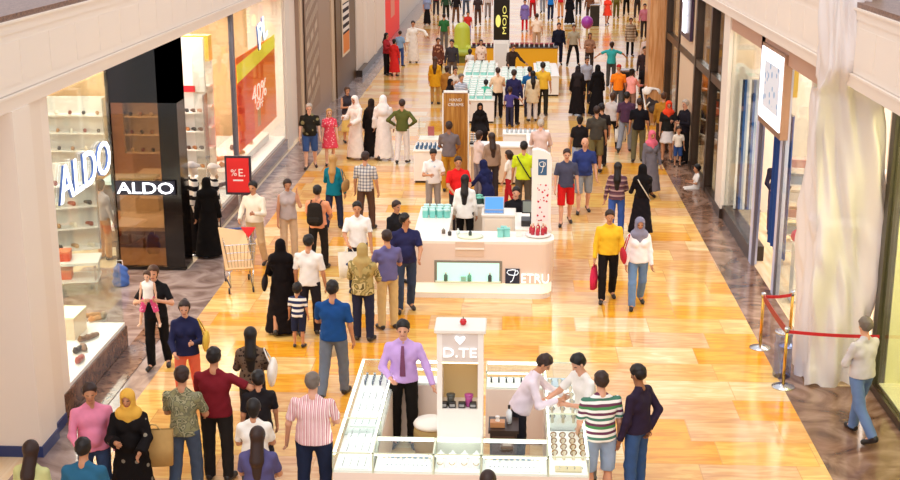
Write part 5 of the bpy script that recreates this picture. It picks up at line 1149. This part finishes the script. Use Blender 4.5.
PP(405, 214, 'man in a dark navy polo and jeans looking aside, phone in hand', 1.8, 165, top=('tee', '2A2A50'), bot=('trousers', '3A4660'), hair=('short', 'k'), arms=('low', 'down'), turn=-60, fat=1.06, walk=.3)
PP(396, 201, 'person in a black jacket half hidden behind the man in a navy polo', 1.62, 130, top=('jacket', '1E1C20'), bot=('trousers', '26242A'), hair=('short', 'n'))
# -- middle left
PP(309, 104, 'man in a black tee with a grey print and blue denim shorts', 1.76, 172, top=('tee', '26241E', ('dots', 5, '8A8460', .28)), bot=('shorts', '3E5C96'), hair=('short', 'w'), skin='p', fat=1.1, walk=.4)
PP(329, 109, 'girl with fair hair in a pink and red patterned dress', 1.56, 165, sex=W, top=('dress', 'E04A5E', ('dots', 16, 'F6C8C8', .25)), bot=None, hair=('long', 'y'), skin='p', walk=.3)
PP(347, 87, 'person in a dark vest and cream skirt behind the nearest white robe', 1.66, 150, sex=W, top=('vest', '3A3238'), bot=('skirt', 'E0BC6A', .35), hair=('bob', 'b'), arms=('bent', 'bent'))
PP(355, 96, 'man in a long white robe and white headcloth with one arm out', 1.78, -140, top=('thobe', 'EFE4DC'), bot=None, scarf=('ghutra', 'F2E8E2'), agal=False, arms=('low', 'bent'), walk=.3)
PP(371, 99, 'woman in a slim black abaya between the two men in white robes', 1.66, 10, sex=W, scarf=('hijab', '2A1E1A'), top=('abaya', '1A1412'), bot=None)
PP(383, 95, 'man in a long white robe walking away with a white headcloth', 1.8, 4, top=('thobe', 'EEE6E2'), bot=None, scarf=('ghutra', 'F0E8E4'), walk=.2)
PP(402, 100, 'man in an olive green sweater with hands on hips and white trousers', 1.76, 8, top=('long', '5A5E2E'), bot=('trousers', 'E2DAD6'), arms=('hips', 'hips'), hair=('short', 'n'), walk=.3)
p = PP(386, 33, 'woman in a dark red top and black trousers by the red sale shop', 1.7, 110, sex=W, top=('long', 'A82A30'), bot=('trousers', '1E1818'), hair=('long', 'k'), arms=('low', 'bent'))
PP(394, 38, 'girl in a long bright red dress beside the woman in dark red', 1.5, 20, sex=W, top=('dresslong', 'E0302C'), bot=None, hair=('bob', 'k'))
PP(400, 31, 'person in a pale blue tee and jeans behind the girl in red', 1.5, 20, top=('tee', '8AA8C8'), bot=('trousers', '3A5088'), hair=('short', 'n'))
PP(413, 21, 'man in a white robe stretching his arm out towards the red shop', 1.8, 175, top=('thobe', 'EFE6DA'), bot=None, arms=('side', 'down'), hair=('short', 'n'))
PP(427, -6, 'person in a black skirt and blue grey top cut off by the top edge', 1.7, 170, sex=W, top=('tee', '8A9AB8'), bot=('skirt', '1A1616', .08), hair=('long', 'k'))
PP(444, 14, 'person in a green tee and grey trousers behind the woman in mustard', 1.68, 0, top=('tee', '2E6A3A'), bot=('trousers', '6A6460'), hair=('short', 'k'))
PP(435, 57, 'woman with brown hair in a mustard dress', 1.66, 5, sex=W, top=('tunic', 'D89A1E'), bot=('leggings', 'B88A4A'), hair=('long', 'b'))
PP(438, 38, 'person in a brown and red patterned top beyond the woman in mustard', 1.66, 160, sex=W, top=('tunic', '6A3A2A', ('dots', 8, 'C08A6A', .3)), bot=('leggings', '2A1E1C'), hair=('bob', 'n'))
PP(447, 66, 'person in a brown dress at the corner of the low tables', 1.6, 20, sex=W, top=('tunic', 'A8702E'), bot=('leggings', '2A2420'), hair=('bob', 'n'))
PP(455, 67, 'person in a white tee with folded arms behind the wooden panel', 1.66, 150, top=('tee', 'D8C8B8'), bot=('trousers', '5A5A64'), hair=('short', 'n'), arms=('crossed', 'crossed'))
PP(461, 74, 'man in a blue grey striped tee behind the wooden panel', 1.68, 140, top=('tee', 'C0C4CC', ('h', .05, ['D8D8DC', '8A98B0'])), bot=('trousers', '4A4A58'), hair=('short', 'g'))
PP(450, 79, 'woman in a black headscarf and robe next to the wooden panel', 1.62, 120, sex=W, scarf=('hijab', '1E1618'), top=('abaya', '1E1818'), bot=None)
# -- middle centre
PP(486, 81, 'boy in a mint green tee at the low white tables', 1.14, 10, sex=K, top=('tee', '4EC0A0'), bot=('trousers', '3A3A44'), hair=('short', 'k'))
PP(498, 68, 'person in a cream tee and black trousers browsing the teal boxes', 1.66, -15, top=('tee', 'F0CDA8'), bot=('trousers', '1E1A1C'), hair=('short', 'n'), arms=('bent', 'bent'))
PP(514, 70, 'man in a navy shirt and black trousers beside the boy in purple', 1.76, 15, top=('shirt', '2A2850'), bot=('trousers', '1C1A22'), hair=('short', 'n'))
PP(513, 44, 'man in a dark brown jacket leaning across the low tables', 1.7, 150, top=('jacket', '3E2E26'), bot=('trousers', '2A2424'), hair=('short', 'b'), lean=14, arms=('lean', 'lean'))
PP(530, 67, 'person in a bright blue tee hidden behind the woman in beige', 1.66, 0, top=('tee', '1E5E98'), bot=('trousers', '2E2E40'), hair=('short', 'k'))
PP(533, 71, 'woman with very long black hair in a beige tunic and white trousers', 1.64, -10, sex=W, top=('tunic', 'E2CDA8'), bot=('trousers', 'E4DCD8'), hair=('long', 'k'), arms=('down', 'down'))
PP(543, 63, 'man in a yellow polo and black trousers at the low tables', 1.78, 6, top=('tee', 'E8B83A'), bot=('trousers', '2E2A22'), hair=('short', 'k'), fat=1.06)
PP(510, 87, 'boy in a dark purple tee reaching to the woman in beige', 1.24, 10, sex=K, top=('tee', '4A4280'), bot=('trousers', '33334A'), hair=('short', 'n'), arms=('down', (12, 65, 12, 0)))
PP(480, 103, 'seated woman in a black headscarf and abaya at the white counters', 1.62, 170, z=1.26, sex=W, scarf=('hijab', '161010'), top=('abaya', '1A1414'), bot=None, sit=True)
PP(449, 122, 'man in a grey tee and mustard trousers before the wooden panel', 1.76, 4, top=('tee', '74686A'), bot=('trousers', 'B8842A'), hair=('short', 'n'), skin='d', arms=('low', 'low'))
PP(433, 149, 'boy in a white tee looking down at his hands beside the perfume kiosk', 1.62, 165, top=('tee', 'F0E8E2', ('dots', 6, 'B8C0CC', .2)), bot=('trousers', '9A8E88'), hair=('short', 'k'), nod=28, arms=('bent', 'bent'))
PP(458, 157, 'man in a red polo leaning on the perfume kiosk', 1.7, 165, top=('tee', 'DE2222'), bot=('trousers', '2A2830'), hair=('short', 'n'), arms=('low', 'low'), fat=1.1)
PP(479, 131, 'woman in a grey and white top before the wooden kiosk counter', 1.62, 60, sex=W, top=('tee', 'D8C0B8', ('dots', 8, '9A8A88', .25)), bot=('trousers', '7A7078'), hair=('bob', 'n'), arms=('bent', 'bent'))
PP(492, 133, 'woman with long dark hair in a brown top and a dark bag strap', 1.64, -20, sex=W, top=('long', '9A7E6A'), bot=('trousers', '3A3234'), hair=('long', 'n'))
PP(484, 163, 'woman in a navy robe and dark blue headscarf bending at the perfume kiosk', 1.6, -40, z=1.5, sex=W, scarf=('hijab', '1E2248'), top=('dresslong', '23264E'), bot=None, lean=14, arms=('lean', 'lean'))
PP(465, 171, 'saleswoman with long black hair in a white blouse and black trousers', 1.68, 5, sex=W, top=('blouse', 'F4F0EA'), bot=('trousers', '141214'), hair=('long', 'k'), arms=('down', 'down'))
PP(509, 151, 'girl with a ponytail in a white tee and red leggings', 1.36, -70, sex=K, top=('tee', 'F2E6DC'), bot=('leggings', 'B0202A'), hair=('pony', 'n'), walk=.6)
p = PP(524, 142, 'man in a neon yellow tee with a black strap across his back', 1.76, 6, top=('tee', 'CFE02A'), bot=('trousers', '5A5044'), hair=('short', 'k'))
M = Matrix.Translation(p.location); r = empty('sling_strap', p.location+Vector((0, 0, 1.0)), 0, 'thin black strap across the neon yellow tee', 'strap'); MB().tube([(-.15, -.03, .42), (-.1, -.14, .34), (.02, -.17, .15), (.14, -.15, -.05), (.2, -.02, -.1)], .016, 6).build('strap_band', mat('black_cord', '151212', .7), r, True)
PP(516, 196, 'salesman in a black shirt sitting behind the perfume counter', 1.7, 172, z=1.32, top=('shirt', '1C1A1E'), bot=('trousers', '1C1A1E'), hair=('short', 'k'), sit=True, turn=15, arms=('bent', 'bent'), skin='l')
PP(541, 112, 'man in a pale pink shirt beside the white counters', 1.74, 10, top=('shirt', 'E0C2B8'), bot=('trousers', '2E2A30'), hair=('buzz', 'w'), skin='l', arms=('bent', 'low'))
PP(567, 149, 'man in a charcoal tee and bright red shorts walking towards the camera', 1.74, 176, top=('tee', '4A4A5E'), bot=('shorts', 'D01E1E'), hair=('short', 'n'), skin='l', walk=.5)
PP(585, 138, 'bald man in a navy blue tee and denim shorts', 1.78, 176, top=('tee', '2E3A70'), bot=('shorts', '8E9298'), hair=('none', 'k'), skin='l', walk=.4, fat=1.1)
PP(580, 116, 'person in a black tee and pale blue trousers behind the bald man', 1.66, 0, sex=W, top=('tee', '1E1A1C'), bot=('trousers', 'A8B4CC'), hair=('bun', 'k'))
PP(597, 107, 'man in a dark olive-grey tee and olive shorts, back to the camera', 1.78, 6, top=('tee', '4A443C'), bot=('shorts', '7A6E48'), hair=('short', 'n'), walk=.3)
PP(603, 107, 'person with black hair just behind the man in olive shorts', 1.72, -10, top=('tee', '2A2426'), bot=('trousers', '2A2628'), hair=('short', 'k'), dy=.5)
p = PP(613, 92, 'woman in a pale grey shirt and black leggings carrying a patterned bag', 1.7, 25, sex=W, top=('shirt', 'C6BCB8'), bot=('leggings', '1A1618'), hair=('bob', 'b'), walk=.8)
bag(p, 1, 'F0ECE8', 'white shopping bag with black print carried by the woman in black leggings', w_=.36, h_=.42, drop=.05, name='shopping_bag', rz=.2, pat=('dots', 7, '3A3638', .2))
PP(627, 91, 'man in a plum tee and grey trousers walking away', 1.76, 15, top=('tee', '4E3248'), bot=('trousers', '8A8A92'), hair=('short', 'k'), walk=.8)
PP(640, 99, 'man in a black tee and olive trousers beside the pink headscarf', 1.76, 10, top=('tee', '16141A'), bot=('trousers', '6A6246'), hair=('short', 'n'), walk=.2)
p = PP(652, 131, 'woman in a pink headscarf and a long grey coat', 1.66, 160, sex=W, scarf=('hijab', 'D8687E'), top=('dresslong', '6E6870'), bot=None, walk=.2)
PP(669, 101, 'person in a black tee and white skirt with an orange-red head covering', 1.7, 178, sex=W, scarf=('hijab', 'EE4A2A'), top=('tee', '22201E'), bot=('skirt', 'E4DCDA', .55), arms=('low', 'down'))
PP(664, 93, 'person in a golden brown jacket behind the orange-red head covering', 1.72, 20, top=('jacket', 'B07A2A'), bot=('trousers', '4A3428'), hair=('short', 'b'))
PP(679, 128, 'child in a white tee and blue shorts by the dark shop window', 1.06, 178, sex=K, top=('tee', 'EFE0CE'), bot=('shorts', '33508A'), hair=('short', 'n'))
PP(686, 102, 'man with white hair in dark clothes standing by the dark window', 1.76, -120, top=('jacket', '1E1A22'), bot=('trousers', '1A181A'), hair=('short', 'w'), skin='l', arms=('bent', 'bent'))
PP(578, 66, 'woman in a black abaya with a pale grey shawl over her shoulders', 1.64, 10, sex=W, scarf=('shawl', '2A2224'), top=('abaya', '181214'), bot=None)
PP(598, 65, 'woman in a plain black abaya and headscarf beside the grey shawl', 1.68, -15, sex=W, scarf=('shawl', '120E10'), top=('abaya', '141012'), bot=None)
PP(587, 57, 'person in a grey sweater just beyond the two black abayas', 1.66, 160, top=('long', 'A8A8B4'), bot=('trousers', '2A2A30'), hair=('short', 'n'))
PP(619, 65, 'man in an orange tee and grey trousers near the pushchair', 1.72, 5, top=('tee', 'F2831E'), bot=('trousers', '5A5A5E'), hair=('none', 'k'), scarf=('cap', 'B8302A'))
PP(632, 69, 'woman in a pink top pushing the white pushchair', 1.64, 40, sex=W, top=('long', 'F0A098'), bot=('trousers', '8A6A5A'), hair=('bun', 'k'), arms=('push', 'push'))
PP(660, 70, 'man in a tan jacket and dark trousers walking past the wooden pillar', 1.68, -150, top=('jacket', 'A8845A'), bot=('trousers', '4A3A38'), hair=('short', 'n'))
PP(612, 42, 'person in a teal tee with arms spread, next to the orange tee', 1.7, 0, top=('tee', '3AA8A8'), bot=('trousers', '4A4848'), hair=('bun', 'n'), arms=('round', 'round'))
PP(559, 23, 'man all in black walking towards the camera beside the yellow counter', 1.8, 178, top=('shirt', '1A1A2A'), bot=('trousers', '1A1C34'), hair=('short', 'n'), skin='l', walk=.4)
PP(574, 25, 'person in a beige top and black trousers with legs wide apart', 1.74, 170, top=('tee', 'A89C84'), bot=('leggings', '1A1818'), hair=('short', 'b'), walk=.2, spread=.09)
PP(590, 33, 'woman with brown hair in a white and brown top under the purple balloon', 1.64, 175, sex=W, top=('long', '9A7058'), bot=('trousers', '3A2E2A'), hair=('long', 'b'), arms=('bent', 'bent'))
p = PP(631, 18, 'woman in a checked coat and black trousers before the wooden pillar', 1.72, 175, sex=W, top=('tunic', 'A08870', ('h', .12, ['8A7460', 'C0AC94'])), bot=('leggings', '161214'), hair=('bob', 'n'))
shoulder_bag(p, -1, '2A2426', 'black handbag of the woman in the checked coat', z=1.0)
PP(481, 42, 'person in a pale patterned top serving at the left yellow counter', 1.62, 175, sex=W, top=('tee', 'E8C8B0', ('dots', 7, 'A06A5A', .25)), bot=('trousers', '5A4A44'), hair=('bun', 'n'))
PP(468, 12, 'child in a red and violet top beside the lime green chair', 1.4, 170, sex=K, top=('tee', 'C8362E'), bot=('trousers', '9A8ACA'), hair=('short', 'k'))
# -- couple and pair on the right
p = PP(610, 210, 'man in a yellow shirt and black trousers walking with the woman in white', 1.72, 178, top=('shirt', 'EEBE30'), bot=('trousers', '1E1A1A'), hair=('short', 'n'), walk=.5)
bag(p, 1, 'D8305A', 'bright pink shopping bag in the hand of the man in the yellow shirt', w_=.24, h_=.42, drop=.06, name='shopping_bag', rz=1.2)
p = PP(640, 217, 'woman in a grey headscarf, white blouse and blue jeans', 1.68, 176, sex=W, scarf=('hijab', '8A869A'), top=('long', 'F2ECEC'), bot=('trousers', '6E8CB4'), walk=.6)
shoulder_bag(p, 1, 'B82A38', 'red handbag on the shoulder of the woman in white blouse and jeans', z=.98, w_=.32, fwd=.06)
PP(618, 163, 'woman with long hair in a brown striped top and bright blue jeans', 1.64, 8, sex=W, top=('long', '6A4650', ('h', .11, ['5A3A48', 'B08E8A', '6A4A54'])), bot=('trousers', '3E5CA8'), hair=('long', 'k'), walk=.3, arms=('hang', 'low'))
p = PP(643, 165, 'woman in a black robe and headscarf with a pale strap across her back', 1.66, -10, sex=W, scarf=('shawl', '141012'), top=('dresslong', '18141A'), bot=('leggings', '18141A'), walk=.3, arms=('bent', 'low'))
r = empty('bag_strap', p.location+Vector((0, 0, 1.0)), 0, 'pale thin strap across the back of the woman in the black robe', 'strap'); MB().tube([(-.13, -.08, .40), (-.06, -.2, .28), (.06, -.23, .1), (.17, -.2, -.08)], .012, 6).build('strap_band', mat('pale_strap', 'C8BCA8', .6), r, True)
PP(698, 160, 'child in white sitting on the brown marble against the white column', 1.2, -95, z=.72, keep=True, sex=K, top=('tee', 'EFE6DE'), bot=('trousers', 'E0D8D0'), hair=('short', 'k'), sit=True, arms=('bent', 'bent')).location.z = -.36
# -- far rows
far = [(452, 40, 'person in a charcoal top left of the lime chair', '3A3438', 'trousers', '6A5A50', 'm'), (456, -8, 'person in a black top and brown trousers at the top edge by the totem', '1E1A1C', 'trousers', '6A4A34', 'm'), (478, -6, 'person in brown trousers and dark jacket left of the black totem', '3A2E2E', 'trousers', '5A4438', 'm'), (488, -12, 'person in grey and white clothes at the edge of the black totem', 'C8BEB8', 'trousers', '8A7E7A', 'm'),
 (525, 0, 'woman in a violet tunic and red trousers right of the totem', '7A6AA8', 'leggings', 'D8242A', 'w'), (533, -12, 'person in a bright red top at the top edge beside the violet tunic', 'D82028', 'trousers', '9A3030', 'm'), (537, 14, 'person in a pale cream top behind the right yellow counter', 'F0DCC8', 'trousers', 'B89A80', 'm'), (551, -10, 'person in a bright blue tee and dark jeans at the top edge', '1E78D0', 'trousers', '1E2A4A', 'm'),
 (561, -12, 'person in a red tee and tan trousers at the top edge', 'C8202A', 'trousers', 'D89A68', 'm'), (570, -6, 'woman in a black abaya with a white bag near the top edge', '161418', 'abaya', '', 'a'), (579, -14, 'person in black and white at the top edge beyond the balloon', '24201E', 'trousers', '2A2A2A', 'm'), (590, -8, 'person in a brown top above the purple balloon', '7A4E34', 'trousers', '4A342A', 'm'), (597, -12, 'person in white clothes beside the woman in the orange-red dress', 'EEE6E2', 'trousers', 'D8D0D0', 'm'),
 (608, -5, 'woman in a short orange-red dress walking at the far end', 'F0442C', 'dress', '', 'd'), (617, -12, 'person in olive clothes right of the orange-red dress', '6A6228', 'trousers', '5A5424', 'm'), (627, -14, 'man in a black suit at the top edge right of the olive clothes', '1C1814', 'trousers', '16120E', 'm'), (638, -12, 'person in dark clothes at the top edge before the wooden pillar', '2A2420', 'trousers', '3A2E2A', 'm'), (645, 4, 'person in pink and dark clothes hidden by the far litter bin', 'C87A8A', 'trousers', '3A3230', 'm'),
 (436, -14, 'person in a wine red top at the top edge', '8A2A3A', 'trousers', '3A3438', 'm'), (446, -10, 'person in dark green clothes at the top edge', '2E4A34', 'trousers', '2A2E2A', 'm'), (466, -14, 'person in blue grey clothes at the top edge above the lime chair', '6A7A98', 'trousers', '4A5468', 'm'), (543, -16, 'person in a pale grey top at the top edge behind the blue tee', 'B8BCC4', 'trousers', '8A8E98', 'm'),
 (648, 34, 'person in pale clothes squeezed beside the wooden pillar', 'E8D0C8', 'trousers', 'B0A09A', 'm'), (645, 47, 'person in a dark coat left of the wooden pillar', '3A2A2C', 'trousers', '2A2022', 'm'), (470, 50, 'child in white by the low tables near the lime chair', 'F0E4DC', 'trousers', 'C0B4B0', 'k'), (647, 62, 'person in a black tee at the foot of the wooden pillar', '1C181A', 'trousers', '2A2426', 'm'), ]
rg = random.Random(5)
for i, (x, y, lb, c, b, bc, kd) in enumerate(far):
    kw = dict(a=rg.choice((0, 10, 170, 180, 190, -10)), walk=rg.uniform(0, .8), hair=(rg.choice(('short', 'short', 'bob')), rg.choice('knnb')))
    if kd == 'a': PP(x, y, lb, 1.66, sex='w', scarf=('shawl', c), top=('abaya', c), bot=None, **kw)
    elif kd == 'd': PP(x, y, lb, 1.66, sex='w', top=('dress', c), bot=None, **kw)
    elif kd == 'w': PP(x, y, lb, 1.66, sex='w', top=('tunic', c), bot=(b, bc), **kw)
    elif kd == 'k': PP(x, y, lb, 1.2, sex='c', top=('tee', c), bot=(b, bc), **kw)
    else: PP(x, y, lb, 1.74, top=(rg.choice(('tee', 'long')), c), bot=(b, bc), **kw)
# people inside the shops
PP(100, 180, 'blurred shopper in grey and orange inside the shoe shop behind the big letters', 1.66, 30, sex=W, top=('long', 'B4A8A8'), bot=('trousers', 'C88A4A'), hair=('bob', 'n'))
PP(186, 62, 'shopper in white beside the blue boxes behind the second window', 1.7, 180, top=('shirt', 'E8DCD4'), bot=('trousers', 'C89A6A'), hair=('short', 'n'), z=2.2)
person((5.75, 27.4, 0), a=185, h=1.76, label='shopper in a dark top and jeans behind the glass left of the light box', top=('long', '241E30'), bot=('trousers', '5A4A6A'), hair=('short', 'k'), arms=('low', 'low'))
person((5.6, 33.2, 0), a=-100, h=1.74, label='shopper in black inside the mullioned shop window', top=('jacket', '1A161A'), bot=('trousers', '1A161A'), hair=('short', 'k'))
person((5.5, 30.5, 0), a=-100, h=1.3, sex='c', label='child in cream inside the near end of the mullioned shop', top=('tee', 'EEDCC0'), bot=('trousers', '6A2A22'), hair=('short', 'n'))

# ------------------------------------------------------------------ mannequins in striped tops
def mannequin(X, Y, hy, px, label, skirt, cap):
    r = empty('mannequin', (X, Y, 0), R(-60), label, 'mannequin')
    MB().lathe([(.22, 0), (.22, .03), (.03, .05)], n=20).build('base_plate', STEEL, r, True)
    g = Field(); g.k = .03; c = g.cap
    c((-.06, 0, 1.05), (.06, 0, 1.05), .1, fy=.85); c((0, 0, 1.08), (0, 0, 1.25), .095, fy=.8); c((-.06, 0, 1.4), (.06, 0, 1.4), .095, fy=.8); c((-.13, 0, 1.52), (.13, 0, 1.52), .05); c((0, 0, 1.5), (0, .01, 1.66), .04)
    c((0, 0, 1.76), (0, .02, 1.72), .085, fx=.85); c((0, .04, 1.69), (0, .05, 1.67), .055)
    for s_ in (-1, 1):
        c((s_*.16, 0, 1.5), (s_*.2, -.02, 1.25), .042, .034); c((s_*.2, -.02, 1.25), (s_*.19, .08, 1.02), .034, .022); c((s_*.19, .08, 1.02), (s_*.18, .1, .93), .024, .02)
        c((s_*.09, 0, 1.0), (s_*.1, .01, .58), .075, .05); c((s_*.1, .01, .58), (s_*.1, 0, .16), .05, .034); c((s_*.1, 0, .13), (s_*.12, .12, .07), .034, .03)
    P, Q = g.mesh(.02); mesh_obj('figure', P, Q, mat('mannequin_white', 'EAD9C4', .35), r)
    g = Field(); c = g.cap; c((-.13, 0, 1.5), (.13, 0, 1.5), .066); c((-.06, 0, 1.4), (.06, 0, 1.4), .115, fy=.85); c((0, 0, 1.35), (0, 0, 1.02), .125, .14, fx=1.15, fy=.9, flat=True)
    for s_ in (-1, 1): c((s_*.16, 0, 1.5), (s_*.2, -.02, 1.25), .058, .05); c((s_*.2, -.02, 1.25), (s_*.19, .07, 1.04), .05, .04, flat=True)
    P, Q = g.mesh(.02); mesh_obj('striped_top', P, Q, cloth('EEE4D8', ('h', .19, ['18141A', 'EEE6DC'])), r)
    g = Field(); c = g.cap; c((0, 0, 1.12), (0, 0, .1), .13, .2 if skirt else .15, fy=.8, flat=True); P, Q = g.mesh(.022); mesh_obj('skirt', P, Q, cloth('120E10'), r)
    g = Field(); c = g.cap; c((0, -.01, 1.79), (0, .0, 1.78), .1, fx=.9); c((0, .05, 1.8), (0, .12, 1.78), .05); g.post = lambda V, X, Y, Z: np.maximum(V, 1.765-Z); P, Q = g.mesh(.014); mesh_obj('cap', P, Q, cloth(cap), r)
    tot = 1.88; lo, hi = .5, 3
    t = EYE+ray(px, hy).z*(math.hypot(X, Y)/math.hypot(ray(px, hy).x, ray(px, hy).y)); r.scale = (1, 1, min(1.2, max(.9, t/tot))); return r
mannequin(-6.40, 25.15, 162, 186, 'mannequin in a black and white striped top and black skirt nearer the black portal', True, 'D8CEC8')
mannequin(-6.08, 25.55, 163, 216, 'mannequin in a striped top and pale cap next to the red sale sign', False, 'E8DCD0')

# ------------------------------------------------------------------ cart and pushchair
p = at(240, 287); r = empty('shopping_cart', (p.x, p.y, 0), .3, 'wire shopping cart with cardboard and a red cloth beside the man in cream', 'cart')
m = MB()
def wire(b, a, c, rr=.008): b.tube([a, c], rr, 5)
x0, x1, y0, y1 = -.28, .28, -.45, .4
m = MB()
for k in range(9):
    t = k/8; x = x0+(x1-x0)*t; wire(m, (x*.75, y0, .45), (x, y0-.05, .95)); wire(m, (x*.75, y0, .45), (x*.9, y1, .5)); wire(m, (x*.9, y1, .5), (x, y1+.05, .98))
for k in range(11):
    t = k/10; y = y0+(y1-y0)*t
    for s_ in (-1, 1): wire(m, (s_*.22, y, .45), (s_*.28, y*1.1, .96))
for k in range(4):
    z = .5+.15*k; w_ = .22+.06*k/3
    m.tube([(-w_, y0-.02, z), (w_, y0-.02, z), (w_, y1+.03, z), (-w_, y1+.03, z), (-w_, y0-.02, z)], .008, 5)
m.build('wire_basket', STEEL, r)
m = MB(); m.tube([(-.24, .45, .12), (-.2, -.4, .12), (-.22, -.45, .45)], .014, 8).tube([(.24, .45, .12), (.2, -.4, .12), (.22, -.45, .45)], .014, 8).tube([(-.24, .45, .12), (-.26, .42, .9)], .014, 8).tube([(.24, .45, .12), (.26, .42, .9)], .014, 8); m.build('chassis', STEEL, r, True)
MB().tube([(-.28, .52, 1.0), (.28, .52, 1.0)], .018, 8).build('handle', mat('blue_handle', '3A5A9A', .4), r, True)
for x in (-.23, .21):
    for y in (-.4, .42):
        b = MB(); b.lathe([(.055, -.015), (.06, 0), (.055, .015)], n=12)
        for i, v in enumerate(b.v): b.v[i] = (v[2]+x, v[1]+y, v[0]+.06)
        b.build('wheel', mat('dark_rubber', '2A2A2C', .6), r, True)
q = empty('cardboard_sheet', (p.x-.02, p.y-.05, .5), .3, 'tan cardboard sheets leaning in the wire shopping cart', 'cardboard'); m = MB(); m.add([(-.25, -.45, 0), (.25, -.45, 0), (.2, .35, .5), (-.3, .3, .62), (-.25, -.42, -.03), (.25, -.42, -.03), (.2, .38, .47), (-.3, .33, .59)], [(0, 1, 2, 3), (7, 6, 5, 4), (0, 4, 5, 1), (1, 5, 6, 2), (2, 6, 7, 3), (3, 7, 4, 0)]); m.build('sheet', mat('cardboard', 'E2B888', .7), q)
q = empty('red_cloth', (p.x+.12, p.y+.3, 1.0), 0, 'bright red folded cloth at the top of the wire shopping cart', 'cloth'); m = MB(); m.add([(-.12, 0, .08), (.16, 0, .08), (.02, -.02, -.12), (-.12, .03, .08), (.16, .03, .08), (.02, .01, -.12)], [(0, 2, 1), (3, 4, 5), (0, 1, 4, 3), (1, 2, 5, 4), (2, 0, 3, 5)]); m.build('fold', mat('red_cloth', 'E02028', .6), q)
p = at(653, 124); r = empty('pushchair', (p.x, p.y, 0), .2, 'white framed pushchair with dark seat pushed by the woman in pink', 'pushchair')
m = MB(); 
for s_ in (-1, 1): m.tube([(s_*.25, -.35, .1), (s_*.25, .1, .55), (s_*.25, .45, 1.05)], .022, 8).tube([(s_*.25, .35, .1), (s_*.25, -.05, .6), (s_*.24, -.3, .75)], .022, 8)
m.tube([(-.25, .45, 1.05), (.25, .45, 1.05)], .022, 8); m.build('frame', mat('white_frame', 'F2EEE8', .3), r, True)
g = Field(); g.k = .03; g.cap((-.1, -.2, .5), (.1, -.2, .5), .13, fy=1.2); g.cap((-.12, .1, .6), (-.1, .25, .95), .1); g.cap((.12, .1, .6), (.1, .25, .95), .1); g.cap((0, .12, .6), (0, .25, .95), .1); P, Q = g.mesh(.025); mesh_obj('seat', P, Q, mat('dark_fabric', '3A2E2C', .8), r)
g = Field(); g.cap((-.12, .2, 1.0), (.12, .2, 1.0), .2); g.post = lambda V, X, Y, Z: np.maximum(np.maximum(V, -(np.sqrt(X**2*.6+(Y-.14)**2+(Z-.96)**2)-.17)), .93-Z); P, Q = g.mesh(.02); mesh_obj('hood', P, Q, mat('cream_fabric', 'E8E0D8', .8), r)
for x in (-.25, .25):
    for y in (-.36, .36):
        b = MB(); b.lathe([(.09, -.02), (.1, 0), (.09, .02)], n=16)
        for i, v in enumerate(b.v): b.v[i] = (v[2]+x, v[1]+y, v[0]+.1)
        b.build('wheel', mat('dark_rubber', '2A2A2C', .6), r, True)
# ------------------------------------------------------------------ light and camera
def area(loc, sx, sy, power, col='FFF6EC', rot=(0, 0, 0)):
    l = bpy.data.lights.new('lamp_or_shop_fill', 'AREA'); l.shape = 'RECTANGLE'; l.size = sx; l.size_y = sy; l.energy = power; l.color = lin(col)[:3]
    o = bpy.data.objects.new('lamp_or_shop_fill', l); o.location = loc; o.rotation_euler = rot; C.objects.link(o); return o
w = bpy.data.worlds.new('hall_light'); bpy.context.scene.world = w; w.use_nodes = True
bg = w.node_tree.nodes['Background']; bg.inputs[0].default_value = lin('F6F6FF'); bg.inputs[1].default_value = .93
sn = bpy.data.lights.new('shading_sun', 'SUN'); sn.energy = 1.35; sn.angle = R(50); sn.color = lin('FFF8F0')[:3]
so = bpy.data.objects.new('shading_sun', sn); so.rotation_euler = (R(32), R(-12), 0); C.objects.link(so)  # unseen soft sun from behind the camera, added for directional shading
for x, y in ((-3.2, 20), (2.4, 22), (1.2, 30), (-2.6, 33), (2.6, 41), (-2.8, 46), (1.8, 55)): area((x, y, 12), .5, .5, 60)
for y in (18, 23): area((-9.3, y+1, 4.4), 4, 4, 270)  # unseen fill added over the shoe shop
area((-8.6, 31, 4.4), 4, 8, 600, 'FFF8F0'); area((7.5, 26, 4.4), 4, 5, 330); area((8, 21.5, 4.4), 4, 3, 330); area((6.0, 16.2, 4.2), .9, 3.5, 100, 'FFF3C0'); area((5.8, 35, 4.4), 1.2, 8, 120); area((-8, 18, 4.3), 2, 3, 120)  # more unseen fills, added to brighten the shop interiors
cam = bpy.data.cameras.new('camera'); co = bpy.data.objects.new('camera', cam); C.objects.link(co)
co.location = (0, 0, EYE); co.rotation_euler = (math.pi/2-PITCH, 0, YAW)
cam.sensor_width = 36; cam.lens = 36*F/900; cam.clip_end = 300; cam.clip_start = .1
sc = bpy.context.scene; sc.camera = co
sc.view_settings.view_transform = 'Standard'; sc.view_settings.look = 'None'; sc.view_settings.exposure = .12; sc.view_settings.gamma = 1
